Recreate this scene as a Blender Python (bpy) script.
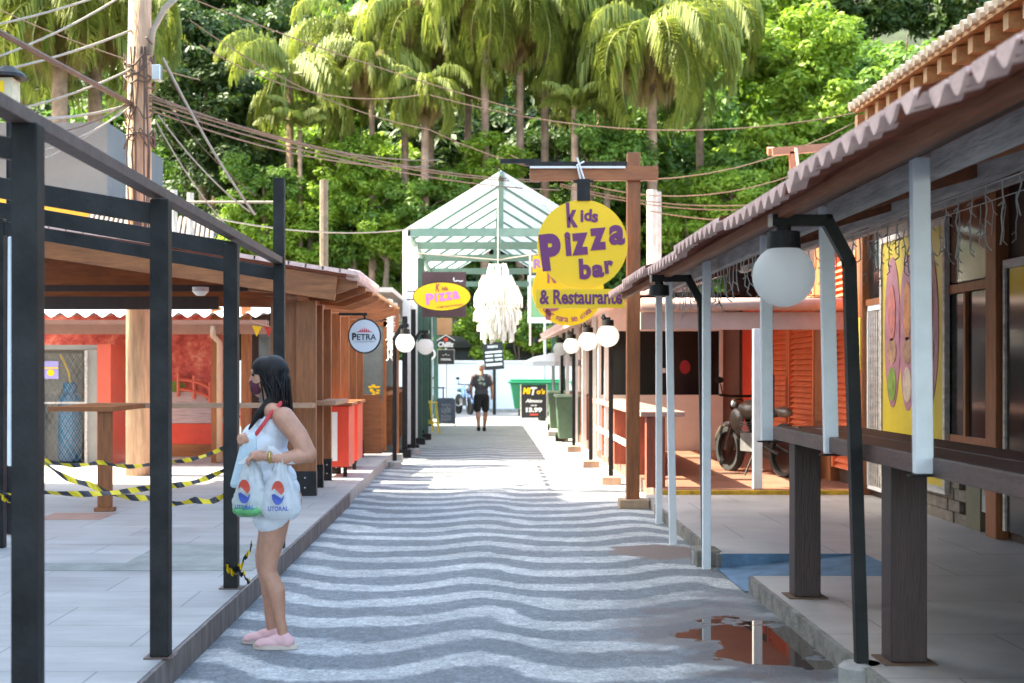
import bpy, math, random
import numpy as np
from mathutils import Vector, Matrix, noise
for o in list(bpy.data.objects): bpy.data.objects.remove(o)
S = bpy.context.scene
R = math.radians
random.seed(7); rng = np.random.default_rng(7)
F, VX, VY, EYE = 1422.0, 485.0, 370.0, 1.55
# ---------------------------------------------------------------- camera, sky, sun, exposure
cam = bpy.data.cameras.new('camera'); co = bpy.data.objects.new('camera', cam); S.collection.objects.link(co)
co.location = (0, 0, EYE); co.rotation_euler = (R(90), 0, 0)
cam.sensor_width = 36; cam.lens = 36*F/1024; cam.shift_x = .0264; cam.shift_y = .0278
cam.clip_start = .1; cam.clip_end = 900
cam.dof.use_dof = True; cam.dof.focus_distance = 10.5; cam.dof.aperture_fstop = 3.5
S.camera = co
W = bpy.data.worlds.new('World'); S.world = W; W.use_nodes = True
nt = W.node_tree; sky = nt.nodes.new('ShaderNodeTexSky'); sky.sky_type = 'NISHITA'; sky.sun_disc = False
SD = Vector((1, -.12, -1.12)).normalized()          # direction the sunlight travels
el = math.asin(-SD.z); az = math.atan2(-SD.x, -SD.y)
sky.sun_elevation = el; sky.sun_rotation = az; sky.dust_density = 2.5
bg = nt.nodes['Background']; bg.inputs[1].default_value = .15; nt.links.new(sky.outputs[0], bg.inputs[0])
sl = bpy.data.lights.new('sun', 'SUN'); sl.energy = 3.5; sl.angle = R(.5); sl.color = (1, .93, .82)
so = bpy.data.objects.new('sun', sl); S.collection.objects.link(so); so.rotation_euler = SD.to_track_quat('-Z', 'Y').to_euler()
so.location = (-10, 10, 30)
S.view_settings.view_transform = 'Standard'; S.view_settings.look = 'None'; S.view_settings.gamma = 1
S.view_settings.exposure = 2.85
S.view_settings.use_white_balance = True; S.view_settings.white_balance_temperature = 7100; S.view_settings.white_balance_tint = 2

# ---------------------------------------------------------------- materials
MATS = {}
def mat(name, col, rough=.6, var=.12, vs=6.0, bump=0.0, bs=40.0, metal=0.0, scale=(1, 1, 1), col2=None, trans=0.0, coat=0.0, spec=.5):
    if name in MATS: return MATS[name]
    m = bpy.data.materials.new(name); m.use_nodes = True; n = m.node_tree.nodes; l = m.node_tree.links
    p = n['Principled BSDF']; out = n['Material Output']
    p.inputs['Roughness'].default_value = rough; p.inputs['Metallic'].default_value = metal
    p.inputs['Specular IOR Level'].default_value = spec; p.inputs['Coat Weight'].default_value = coat
    tc = n.new('ShaderNodeTexCoord'); mp = n.new('ShaderNodeMapping'); mp.inputs['Scale'].default_value = scale
    l.new(tc.outputs['Object'], mp.inputs[0])
    nz = n.new('ShaderNodeTexNoise'); nz.inputs['Scale'].default_value = vs; nz.inputs['Detail'].default_value = 6
    nz.inputs['Roughness'].default_value = .65
    l.new(mp.outputs[0], nz.inputs['Vector'])
    cr = n.new('ShaderNodeValToRGB'); cr.color_ramp.elements[0].position = .3; cr.color_ramp.elements[1].position = .7
    c2 = col2 or tuple(min(1, c*(1+var)) for c in col); c1 = tuple(c*(1-var) for c in col)
    cr.color_ramp.elements[0].color = (*c1, 1); cr.color_ramp.elements[1].color = (*c2, 1)
    l.new(nz.outputs['Fac'], cr.inputs[0]); l.new(cr.outputs[0], p.inputs['Base Color'])
    if bump:
        b = n.new('ShaderNodeBump'); b.inputs['Strength'].default_value = bump; b.inputs['Distance'].default_value = .02
        n2 = n.new('ShaderNodeTexNoise'); n2.inputs['Scale'].default_value = bs; n2.inputs['Detail'].default_value = 5
        l.new(mp.outputs[0], n2.inputs['Vector']); l.new(n2.outputs['Fac'], b.inputs['Height']); l.new(b.outputs[0], p.inputs['Normal'])
    if trans:
        t = n.new('ShaderNodeBsdfTranslucent'); mx = n.new('ShaderNodeMixShader'); mx.inputs[0].default_value = trans
        l.new(cr.outputs[0], t.inputs[0]); l.new(p.outputs[0], mx.inputs[1]); l.new(t.outputs[0], mx.inputs[2]); l.new(mx.outputs[0], out.inputs[0])
    MATS[name] = m; return m
def nodes_of(m): return m.node_tree.nodes, m.node_tree.links, m.node_tree.nodes['Principled BSDF']
black = mat('black metal', (.008, .008, .009), .5, .4, 4, .1, 60, spec=.25, col2=(.028,.027,.027))
steel_edge = mat('worn brown steel', (.12, .075, .06), .6, .3, 12, .2)
bwhite = mat('white painted metal', (.84, .86, .88), .35, .08, 5, .05)
wgrey = mat('weathered white timber', (.5, .45, .41), .7, .35, 6, .4, 30, scale=(3, .4, 3))
wood = mat('brown stained wood', (.27, .088, .026), .5, .35, 5, .25, 20, scale=(4, 4, .5))
woodh = mat('brown stained beam', (.3, .1, .03), .5, .35, 5, .25, 20, scale=(.6, 4, 4))
woody = mat('brown wood along street', (.22, .07, .026), .55, .35, 5, .25, 20, scale=(4, .4, 4))
wooddk = mat('dark brown wood', (.045, .022, .018), .5, .3, 5, .3, 25, scale=(4, 4, .5))
tabletopm = mat('dark purple brown timber', (.085, .043, .036), .42, .4, 5, .3, 25, scale=(5, .5, 4))
woodlt = mat('orange pine', (.5, .29, .13), .6, .25, 6, .3, 25, scale=(3, .6, 3))
tilem = mat('clay tile underside', (.3, .095, .055), .8, .3, 5, .3, 30)
tilerim = mat('pale pink tile', (.88, .56, .48), .8, .2, 8, .4, 40)
creamm = mat('cream ridge tile', (.68, .55, .38), .8, .2, 8, .4, 30)
concrete = mat('concrete', (.34, .33, .31), .85, .25, 4, .4, 50)
concedge = mat('stained kerb concrete', (.2, .185, .16), .9, .5, 7, .6, 40)
poleM = mat('old wooden pole', (.5, .31, .2), .85, .35, 5, .6, 18, scale=(3, 3, .35))
orange = mat('orange shutter', (.68, .17, .07), .5, .15, 3)
redp = mat('red paint', (.7, .06, .03), .4, .12, 4)
corp = mat('coral painted panel', (.62, .11, .065), .5, .08, 4)
glassdk = mat('dark glass', (.012, .013, .014), .12, .2, 2, spec=.35)
glassgy = mat('grey reflecting glass', (.16, .19, .19), .08, .3, 2, spec=.9)
globem = mat('opal globe', (.97, .96, .94), .3, .01, 3, trans=.75)
yellow = mat('sign yellow', (.92, .57, .004), .45, .03, 3)
purple = mat('sign purple', (.15, .02, .12), .5, .05, 3)
pink = mat('sign pink', (.75, .2, .62), .5, .05, 3)
greenp = mat('dark green paint', (.03, .085, .06), .45, .2, 5)
greenb = mat('pale green steel', (.12, .22, .185), .5, .12, 5)
whitep = mat('white paint', (.78, .78, .76), .6, .06, 3, .1, 30)
whitewall = mat('white rendered wall', (.72, .74, .76), .8, .08, 1.2, .2, 30)
plastw = mat('white plastic bag', (.88, .89, .9), .3, .04, 6, .7, 14, trans=.6)
rubber = mat('black rubber', (.02, .02, .02), .8, .2, 9)
chrome = mat('chrome', (.35, .35, .35), .2, .1, 5, metal=1)
silver = mat('galvanised cap', (.5, .52, .55), .35, .1, 5, metal=.8)
bark = mat('tree bark', (.17, .12, .08), .9, .4, 4, .6, 12)
palmbark = mat('palm bark', (.3, .19, .13), .9, .4, 3, .6, 12)
cablem = mat('black cable', (.05, .04, .04), .6, .2)
cableb = mat('weathered brown cable', (.12, .075, .055), .7, .25)
cablew = mat('pale grey cable', (.32, .28, .23), .7, .2)
skin = mat('skin', (.5, .25, .165), .5, .16, 14, .05, 60); skin.node_tree.nodes['Principled BSDF'].inputs['Subsurface Weight'].default_value = .1
hairm = mat('black hair', (.007, .005, .005), .5, .4, 40, .4, 60, scale=(4, 4, .3), spec=.3)
cloth = mat('white cloth', (.72, .76, .84), .85, .05, 8, .8, 11)

# ---------------------------------------------------------------- geometry helpers
def P(px, py, Y): return Vector(((px-VX)/F*Y, Y, EYE-(py-VY)/F*Y))
class G:
    def __init__(s): s.v = []; s.f = []
    def add(s, vs, fs):
        b = len(s.v); s.v += [tuple(v) for v in vs]; s.f += [tuple(i+b for i in f) for f in fs]; return s
    def box(s, x0, x1, y0, y1, z0, z1):
        return s.add([(x0,y0,z0),(x1,y0,z0),(x1,y1,z0),(x0,y1,z0),(x0,y0,z1),(x1,y0,z1),(x1,y1,z1),(x0,y1,z1)],
                     [(0,3,2,1),(4,5,6,7),(0,1,5,4),(1,2,6,5),(2,3,7,6),(3,0,4,7)])
    def beam(s, p, q, w, h, up=(0,0,1)):
        p, q = Vector(p), Vector(q); d = (q-p).normalized(); u = Vector(up)
        if abs(d.dot(u)) > .98: u = Vector((0,1,0))
        a = d.cross(u).normalized()*w/2; b = a.cross(d).normalized()*h/2
        vs = [c+sa*a+sb*b for c in (p, q) for sa, sb in ((-1,-1),(1,-1),(1,1),(-1,1))]
        return s.add(vs, [(0,1,2,3),(7,6,5,4),(0,4,5,1),(1,5,6,2),(2,6,7,3),(3,7,4,0)])
    def tube(s, pts, r, n=10, cap=True):
        pts = [Vector(p) for p in pts]; rs = r if isinstance(r, (list, tuple)) else [r]*len(pts); rings = []
        t0 = (pts[1]-pts[0]).normalized(); ref = Vector((0,0,1)) if abs(t0.z) < .9 else Vector((1,0,0)); a = t0.cross(ref).normalized()
        vs = []
        for i, p in enumerate(pts):
            t = (pts[min(i+1, len(pts)-1)]-pts[max(i-1, 0)]).normalized()
            a = (a-t*a.dot(t)).normalized(); b = t.cross(a)
            vs += [p+(a*math.cos(2*math.pi*k/n)+b*math.sin(2*math.pi*k/n))*rs[i] for k in range(n)]
        fs = [(i*n+k, i*n+(k+1)%n, (i+1)*n+(k+1)%n, (i+1)*n+k) for i in range(len(pts)-1) for k in range(n)]
        if cap: fs += [tuple(range(n))[::-1], tuple((len(pts)-1)*n+k for k in range(n))]
        return s.add(vs, fs)
    def lathe(s, prof, c, n=24, axis='z'):
        c = Vector(c); vs = []
        for r, h in prof:
            for k in range(n):
                a = 2*math.pi*k/n; x, y = r*math.cos(a), r*math.sin(a)
                vs.append(c+Vector({'z':(x,y,h),'y':(x,h,y),'x':(h,x,y)}[axis]))
        fs = [(i*n+k, i*n+(k+1)%n, (i+1)*n+(k+1)%n, (i+1)*n+k) for i in range(len(prof)-1) for k in range(n)]
        if prof[0][0] > 1e-6: fs.append(tuple(range(n))[::-1])
        if prof[-1][0] > 1e-6: fs.append(tuple((len(prof)-1)*n+k for k in range(n)))
        return s.add(vs, fs)
    def ell(s, c, r, rot=None, n=20, m=12):
        if not hasattr(r, '__len__'): r = (r, r, r)
        M = rot.to_matrix() if rot else Matrix.Identity(3); c = Vector(c); vs = [c+M@Vector((0,0,-r[2]))]
        for i in range(1, m):
            t = -math.pi/2+math.pi*i/m
            vs += [c+M@Vector((r[0]*math.cos(t)*math.cos(2*math.pi*k/n), r[1]*math.cos(t)*math.sin(2*math.pi*k/n), r[2]*math.sin(t))) for k in range(n)]
        vs.append(c+M@Vector((0,0,r[2]))); L = len(vs)-1
        fs = [(0, 1+(k+1)%n, 1+k) for k in range(n)]
        fs += [(1+i*n+k, 1+i*n+(k+1)%n, 1+(i+1)*n+(k+1)%n, 1+(i+1)*n+k) for i in range(m-2) for k in range(n)]
        fs += [(1+(m-2)*n+k, 1+(m-2)*n+(k+1)%n, L) for k in range(n)]
        return s.add(vs, fs)
    def cap(s, p, q, r1, r2):
        s.tube([p, Vector(p).lerp(Vector(q), .5), q], [r1, (r1+r2)/2, r2], 14); s.ell(p, r1); s.ell(q, r2); return s
    def prism(s, pts, y0, y1):      # outline in x,z
        n = len(pts); vs = [(x, y0, z) for x, z in pts]+[(x, y1, z) for x, z in pts]
        return s.add(vs, [tuple(range(n)), tuple(range(n, 2*n))[::-1]]+[(i, i+n, (i+1)%n+n, (i+1)%n) for i in range(n)])
    def disc(s, c, rx, rz, y0, y1, n=48):
        return s.prism([(c[0]+rx*math.cos(2*math.pi*k/n), c[1]+rz*math.sin(2*math.pi*k/n)) for k in range(n)], y0, y1)
    def text(s, txt, cu, cv, w, depth=.004, bold=.0, shear=0, rot=0, sy=1.0, height=None, xf=None, h_only=False):
        cu_ = bpy.data.curves.new('t', 'FONT'); cu_.body = txt; cu_.extrude = .5; cu_.offset = bold; cu_.shear = shear; cu_.resolution_u = 4
        o = bpy.data.objects.new('t', cu_); S.collection.objects.link(o)
        dg = bpy.context.evaluated_depsgraph_get(); me = bpy.data.meshes.new_from_object(o.evaluated_get(dg))
        vs = np.array([v.co[:] for v in me.vertices]); fs = [tuple(p.vertices) for p in me.polygons]
        bpy.data.objects.remove(o); bpy.data.curves.remove(cu_); bpy.data.meshes.remove(me)
        mn, mx = vs.min(0), vs.max(0); ctr = (mn+mx)/2; k = w/(mx[0]-mn[0]); kz = k*sy
        if height: kz = height/(mx[1]-mn[1])
        if h_only: k = kz
        c, sn = math.cos(rot), math.sin(rot)
        out = []
        for v in vs:
            u, t = (v[0]-ctr[0])*k, (v[1]-ctr[1])*kz; u, t = u*c-t*sn, u*sn+t*c
            out.append(xf(cu+u, cv+t, v[2]*depth*2))
        return s.add(out, fs)
    def corr(s, x0, z0, x1, z1, y0, y1, pitch, amp, th=.006, n=8):   # corrugated sheet, ribs run from (x0,z0) to (x1,z1)
        k = int((y1-y0)/pitch*n); vs = []
        for i in range(k+1):
            y = y0+(y1-y0)*i/k; w = amp*math.cos(2*math.pi*(y-y0)/pitch)
            vs += [(x0,y,z0+w),(x1,y,z1+w),(x1,y,z1+w+th),(x0,y,z0+w+th)]
        fs = []
        for i in range(k):
            a = i*4; b = a+4
            for j in range(4): fs.append((a+j, a+(j+1)%4, b+(j+1)%4, b+j))
        return s.add(vs, fs)
    def build(s, name, m, parent=None, bev=0, smooth=False, **kw):
        arr = np.array(s.v, dtype=float)
        if parent is None:
            mn, mx = arr.min(0), arr.max(0); org = Vector(((mn[0]+mx[0])/2, (mn[1]+mx[1])/2, mn[2])); loc = org
        else: org = Vector(parent['_w']); loc = Vector((0,0,0))
        arr -= np.array(org)
        me = bpy.data.meshes.new(name); me.from_pydata(arr.tolist(), [], s.f); me.materials.append(m)
        o = bpy.data.objects.new(name, me); S.collection.objects.link(o); o.location = loc; o['_w'] = tuple(org)
        if parent is not None: o.parent = parent
        if smooth: me.polygons.foreach_set('use_smooth', [True]*len(me.polygons)); me.update()
        if bev:
            b = o.modifiers.new('bevel', 'BEVEL'); b.width = bev; b.segments = 2; b.limit_method = 'ANGLE'
        for k, v in kw.items(): o[k] = v
        return o
def thing(name, loc, label, category, group=None):
    o = bpy.data.objects.new(name, None); S.collection.objects.link(o); o.location = loc; o['_w'] = tuple(loc)
    o['label'] = label; o['category'] = category; o.empty_display_size = .1
    if group: o['group'] = group
    return o
def tag(o, label, category, group=None):
    o['label'] = label; o['category'] = category
    if group: o['group'] = group
    return o
def copy_tree(o, loc=None, parent=None, rotz=None):
    c = o.copy(); S.collection.objects.link(c)
    if parent is not None: c.parent = parent
    if loc is not None: c.location = loc
    if rotz is not None: c.rotation_euler = (0, 0, rotz)
    for ch in list(o.children): copy_tree(ch, parent=c)
    return c
def front(y): return lambda u, v, w: (u, y-w, v)
def fuse(g, name, m, parent=None, voxel=.006, smooth=4, **kw):
    o = g.build(name, m, parent, **kw)
    r = o.modifiers.new('r', 'REMESH'); r.mode = 'VOXEL'; r.voxel_size = voxel
    k = o.modifiers.new('s', 'SMOOTH'); k.factor = .5; k.iterations = smooth
    dg = bpy.context.evaluated_depsgraph_get(); dg.update()
    me = bpy.data.meshes.new_from_object(o.evaluated_get(dg)); old = o.data; o.modifiers.clear(); o.data = me; bpy.data.meshes.remove(old)
    if not me.materials: me.materials.append(m)
    me.polygons.foreach_set('use_smooth', [True]*len(me.polygons)); me.update()
    return o

# ---------------------------------------------------------------- ground
gm = mat('ground soil', (.13, .12, .1), .95, .3, .3, .3, 8)
G().add([(-300,-60,0),(300,-60,0),(300,400,0),(-300,400,0)], [(0,1,2,3)]).build('ground', gm, kind='structure')
# wave-patterned street
wm = bpy.data.materials.new('wave street paint'); wm.use_nodes = True; n, l, p = nodes_of(wm)
tc = n.new('ShaderNodeTexCoord'); sp = n.new('ShaderNodeSeparateXYZ')
geo = n.new('ShaderNodeNewGeometry'); l.new(geo.outputs['Position'], sp.inputs[0])
def math_(op, a, b=None, c=None):
    q = n.new('ShaderNodeMath'); q.operation = op
    for i, x in enumerate((a, b, c)):
        if x is None: continue
        if isinstance(x, (int, float)): q.inputs[i].default_value = x
        else: l.new(x, q.inputs[i])
    return q.outputs[0]
nzw = n.new('ShaderNodeTexNoise'); nzw.inputs['Scale'].default_value = .9; nzw.inputs['Detail'].default_value = 2; l.new(geo.outputs['Position'], nzw.inputs['Vector'])
nze = n.new('ShaderNodeTexNoise'); nze.inputs['Scale'].default_value = 14; nze.inputs['Detail'].default_value = 4; l.new(geo.outputs['Position'], nze.inputs['Vector'])
wx = math_('MULTIPLY_ADD', math_('SUBTRACT', nzw.outputs[0], .5), .5, sp.outputs['X'])
w1 = math_('MULTIPLY', math_('COSINE', math_('MULTIPLY', math_('ADD', wx, .04), 2*math.pi/1.5)), .2)
w2 = math_('MULTIPLY', math_('COSINE', math_('MULTIPLY', math_('ADD', wx, .02), 4*math.pi/1.5)), .05)
yy = math_('SUBTRACT', math_('SUBTRACT', sp.outputs['Y'], w1), w2)
yy = math_('MULTIPLY_ADD', math_('SUBTRACT', nzw.outputs[0], .5), .55, yy)
st = math_('SINE', math_('MULTIPLY', math_('ADD', yy, .0), 2*math.pi/.72))
st = math_('MULTIPLY_ADD', math_('SUBTRACT', nze.outputs[0], .5), 1.3, st)
r1 = n.new('ShaderNodeMapRange'); l.new(st, r1.inputs[0]); r1.inputs[1].default_value = -.15; r1.inputs[2].default_value = .42
nw = n.new('ShaderNodeTexNoise'); nw.inputs['Scale'].default_value = 2.2; nw.inputs['Detail'].default_value = 8; nw.inputs['Roughness'].default_value = .75; l.new(geo.outputs['Position'], nw.inputs['Vector'])
ra = n.new('ShaderNodeMapRange'); l.new(nw.outputs[0], ra.inputs[0]); ra.inputs[1].default_value = .3; ra.inputs[2].default_value = .58; ra.inputs[3].default_value = .45; ra.inputs[4].default_value = 1
fac = math_('MULTIPLY', r1.outputs[0], ra.outputs[0])
fade = n.new('ShaderNodeMapRange'); l.new(sp.outputs['Y'], fade.inputs[0]); fade.inputs[1].default_value = 26; fade.inputs[2].default_value = 31; fade.inputs[3].default_value = 0; fade.inputs[4].default_value = 1
fac2 = n.new('ShaderNodeMix'); fac2.data_type = 'FLOAT'; l.new(fade.outputs[0], fac2.inputs[0]); l.new(fac, fac2.inputs[2]); fac2.inputs[3].default_value = .6
mx = n.new('ShaderNodeMix'); mx.data_type = 'RGBA'; l.new(fac2.outputs[0], mx.inputs[0]); mx.inputs[6].default_value = (.165, .18, .195, 1); mx.inputs[7].default_value = (.48, .48, .47, 1)
ng = n.new('ShaderNodeTexNoise'); ng.inputs['Scale'].default_value = 55; ng.inputs['Detail'].default_value = 3; l.new(geo.outputs['Position'], ng.inputs['Vector'])
rg = n.new('ShaderNodeMapRange'); l.new(ng.outputs[0], rg.inputs[0]); rg.inputs[1].default_value = .25; rg.inputs[2].default_value = .75; rg.inputs[3].default_value = .62; rg.inputs[4].default_value = 1.3
hs = n.new('ShaderNodeHueSaturation'); l.new(mx.outputs[2], hs.inputs['Color'])
vo = n.new('ShaderNodeTexVoronoi'); vo.inputs['Scale'].default_value = 17; l.new(geo.outputs['Position'], vo.inputs['Vector'])
ve_ = n.new('ShaderNodeTexVoronoi'); ve_.feature = 'DISTANCE_TO_EDGE'; ve_.inputs['Scale'].default_value = 17; l.new(geo.outputs['Position'], ve_.inputs['Vector'])
vsep = n.new('ShaderNodeSeparateColor'); l.new(vo.outputs['Color'], vsep.inputs[0])
vj = n.new('ShaderNodeMapRange'); l.new(ve_.outputs['Distance'], vj.inputs[0]); vj.inputs[1].default_value = 0; vj.inputs[2].default_value = .09; vj.inputs[3].default_value = .72; vj.inputs[4].default_value = 1
vs_ = math_('MULTIPLY', math_('MULTIPLY_ADD', vsep.outputs[0], .3, .86), vj.outputs[0])
big = n.new('ShaderNodeTexNoise'); big.inputs['Scale'].default_value = .7; big.inputs['Detail'].default_value = 6; big.inputs['Roughness'].default_value = .7; l.new(geo.outputs['Position'], big.inputs['Vector'])
bgr = n.new('ShaderNodeMapRange'); l.new(big.outputs[0], bgr.inputs[0]); bgr.inputs[1].default_value = .35; bgr.inputs[2].default_value = .6; bgr.inputs[3].default_value = .8; bgr.inputs[4].default_value = 1.08
l.new(math_('MULTIPLY', math_('MULTIPLY', rg.outputs[0], vs_), bgr.outputs[0]), hs.inputs['Value'])
def wmask(cx, cy, rx, ry, nzsock, amp, lo, hi):
    ex = math_('MULTIPLY', math_('SUBTRACT', sp.outputs['X'], cx), 1/rx); ey = math_('MULTIPLY', math_('SUBTRACT', sp.outputs['Y'], cy), 1/ry)
    d = math_('ADD', math_('MULTIPLY', ex, ex), math_('MULTIPLY', ey, ey)); d = math_('MULTIPLY_ADD', math_('SUBTRACT', nzsock, .5), amp, d)
    q = n.new('ShaderNodeMapRange'); l.new(d, q.inputs[0]); q.inputs[1].default_value = lo; q.inputs[2].default_value = hi; q.inputs[3].default_value = 1; q.inputs[4].default_value = 0; return q.outputs[0]
nm = n.new('ShaderNodeTexNoise'); nm.inputs['Scale'].default_value = 2.6; nm.inputs['Detail'].default_value = 5; l.new(geo.outputs['Position'], nm.inputs['Vector'])
wetm = wmask(1.5, 8.3, .75, 1.5, nm.outputs[0], 3.2, .5, 1.2)
pud = wmask(1.58, 8.15, .42, .78, nm.outputs[0], 3.0, .78, .86)
mudm = wmask(1.45, 12.1, .45, .55, nm.outputs[0], 2.5, .7, .95)
def mixc(f, a, colr):
    q = n.new('ShaderNodeMix'); q.data_type = 'RGBA'; l.new(f, q.inputs[0]); l.new(a, q.inputs[6]); q.inputs[7].default_value = colr; return q.outputs[2]
colo = mixc(math_('MULTIPLY', wetm, .8), hs.outputs[0], (.09,.09,.1,1)); colo = mixc(mudm, colo, (.13,.08,.055,1)); colo = mixc(pud, colo, (.05,.035,.028,1))
l.new(colo, p.inputs['Base Color'])
rgh = math_('SUBTRACT', .8, math_('MULTIPLY', wetm, .45)); rgh = math_('SUBTRACT', rgh, math_('MULTIPLY', mudm, .25)); rgh = math_('MULTIPLY', rgh, math_('SUBTRACT', 1.0, math_('MULTIPLY', pud, .98))); l.new(rgh, p.inputs['Roughness'])
p.inputs['Specular IOR Level'].default_value = .7
bp = n.new('ShaderNodeBump'); bp.inputs['Strength'].default_value = .5; bp.inputs['Distance'].default_value = .01; l.new(math_('MULTIPLY', .5, math_('SUBTRACT', 1.0, pud)), bp.inputs['Strength']); l.new(ng.outputs[0], bp.inputs['Height']); l.new(bp.outputs[0], p.inputs['Normal'])
G().add([(-1.6,-5,.004),(1.9,-5,.004),(1.9,44,.004),(-1.6,44,.004)], [(0,1,2,3)]).build('street', wm, kind='structure')
G().add([(1.9,15,.006),(2.9,15,.006),(2.9,44,.006),(1.9,44,.006)], [(0,1,2,3)]).build('side_apron', concrete, kind='structure')
asph = mat('cross street asphalt', (.26, .26, .27), .85, .2, 1, .3, 40)
G().add([(-40,44,.008),(40,44,.008),(40,51.6,.008),(-40,51.6,.008)], [(0,1,2,3)]).build('cross_street', asph, kind='structure')

def tile_mat(name, c1, c2, mortar, w, h, ms=.006, off=.5, streak=False):
    m = bpy.data.materials.new(name); m.use_nodes = True; n, l, p = nodes_of(m)
    g = n.new('ShaderNodeNewGeometry'); b = n.new('ShaderNodeTexBrick'); l.new(g.outputs['Position'], b.inputs['Vector'])
    b.inputs['Color1'].default_value = (*c1, 1); b.inputs['Color2'].default_value = (*c2, 1); b.inputs['Mortar'].default_value = (*mortar, 1)
    b.inputs['Scale'].default_value = 1; b.inputs['Mortar Size'].default_value = ms; b.inputs['Brick Width'].default_value = w; b.inputs['Row Height'].default_value = h
    b.offset = off; b.inputs['Mortar Smooth'].default_value = .3
    nz = n.new('ShaderNodeTexNoise'); nz.inputs['Scale'].default_value = 1.3; nz.inputs['Detail'].default_value = 7; nz.inputs['Roughness'].default_value = .7
    mpp = n.new('ShaderNodeMapping'); mpp.inputs['Scale'].default_value = (1, 3, 1) if streak else (1, 1, 1)
    l.new(g.outputs['Position'], mpp.inputs[0]); l.new(mpp.outputs[0], nz.inputs['Vector'])
    mr = n.new('ShaderNodeMapRange'); l.new(nz.outputs[0], mr.inputs[0]); mr.inputs[1].default_value = .3; mr.inputs[2].default_value = .7; mr.inputs[3].default_value = .68; mr.inputs[4].default_value = 1.12
    hs = n.new('ShaderNodeHueSaturation'); l.new(b.outputs[0], hs.inputs['Color']); l.new(mr.outputs[0], hs.inputs['Value']); l.new(hs.outputs[0], p.inputs['Base Color'])
    p.inputs['Roughness'].default_value = .5
    mr2 = n.new('ShaderNodeMapRange'); l.new(nz.outputs[0], mr2.inputs[0]); mr2.inputs[3].default_value = .35; mr2.inputs[4].default_value = .65; l.new(mr2.outputs[0], p.inputs['Roughness'])
    return m
lfloor = tile_mat('grey plank porcelain', (.4, .385, .37), (.36, .35, .345), (.2, .19, .19), 1.2, .6, streak=True)
rfloor = tile_mat('worn grey paving slabs', (.44, .41, .39), (.4, .375, .36), (.2, .18, .17), 1.1, 1.1)
pfloor = tile_mat('brown porch tile', (.3, .14, .09), (.26, .12, .08), (.18, .1, .08), .4, .4)
kerbL = tile_mat('grey wood-look kerb tile', (.19, .165, .15), (.15, .13, .12), (.07, .06, .06), .001, .22)
mg = G().box(-9, -1.56, -5, 15.2, -.1, .15); mg.box(-9, -1.56, 15.22, 24, -.1, .15)
mg.build('left_pavement', lfloor, kind='structure')
# kerb face: dark wood-look tiles set along the edge, each a slightly different tone
kb = G()
for i in range(92):
    y = -4+i*.22; kb.box(-1.558, -1.54+random.uniform(0, .003), y, y+.214, 0, .146)
kb.build('left_kerb', mat('dark kerb tile', (.17, .135, .12), .7, .45, 9, .3, scale=(1, 1, .2)), kind='structure')
rm = G().box(1.86, 4.42, -5, 9.87, -.1, .12); rm.box(1.84, 4.42, 11.06, 16.3, -.1, .12); rm.box(2.95, 4.42, 9.87, 11.06, -.1, .119)
rm.build('right_pavement', rfloor, kind='structure')
G().box(1.83, 1.861, -5, 9.872, 0, .115).box(1.81, 1.841, 11.06, 15.2, 0, .115).build('right_kerb', concedge, kind='structure')
bluem = mat('faded blue paint', (.11, .2, .31), .75, .35, 4, .3)
G().add([(1.8,9.875,.012),(2.95,9.875,.122),(2.95,11.055,.122),(1.8,11.055,.012)], [(0,1,2,3)]).add([(1.84,11.052,0),(2.95,11.052,.11),(2.95,11.052,.123),(1.84,11.052,.123)], [(0,1,2,3)]).build('blue_ramp', bluem, kind='structure')
G().box(2.0, 4.42, 16.34, 40, -.1, .165).build('porch_floor', pfloor, kind='structure')
G().box(1.98, 4.42, 16.28, 16.338, 0, .17).build('yellow_kerb', mat('worn yellow paint', (.6, .36, .03), .7, .4, 8, .2), kind='structure')
# patches and puddles
def blob(cx, cy, rx, ry, z, seed, n=40, k=.3):
    pts = []
    for i in range(n):
        a = 2*math.pi*i/n; q = 1+k*noise.noise((math.cos(a)*1.5+seed, math.sin(a)*1.5, seed))+.12*math.sin(3*a+seed)
        pts.append((cx+rx*q*math.cos(a), cy+ry*q*math.sin(a), z))
    return G().add(pts, [tuple(range(n))])
mud = mat('brown wet mud', (.12, .075, .05), .35, .4, 5, .2)
wet = mat('wet dark paving', (.1, .1, .105), .3, .3, 5, .2, 40)
water = mat('puddle water', (.035, .024, .018), .02, .1, 3, .015, 3, spec=1.0)
G().box(-2.6,-1.62,9.9,11.4,.15,.154).box(-3.2,-2.6,9.9,10.3,.15,.153).build('worn_cement_patch', mat('grey cement patch', (.25, .25, .23), .85, .3, 3, .3), kind='structure')
G().box(-4.5, -3.9, 12.1, 12.5, .15, .1535).box(-4.2, -3.6, 13.3, 13.9, .15, .1535).build('terracotta_floor_tile', mat('terracotta', (.36, .19, .14), .7, .2), kind='structure')

# ---------------------------------------------------------------- unseen block, invented to shade the near street
b = thing('shade_block', (-11.5, 5, 0), 'tall unseen block added left of the terrace to shade the street', 'building')
G().box(-14, -9, -14, 18.0, 0, 23).build('wall', mat('pale render', (.5, .48, .44), .8, .1, 1, .2), b)
for i in range(4):
    for j in range(5):
        w = G().box(-9.0, -8.94, -10+j*5, -8.4+j*5, 1.2+i*3.8, 2.9+i*3.8).build('window', whitep, b)
        G().box(-8.99, -8.93, -9.92+j*5, -8.48+j*5, 1.28+i*3.8, 2.82+i*3.8).build('pane', glassgy, w)

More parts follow.
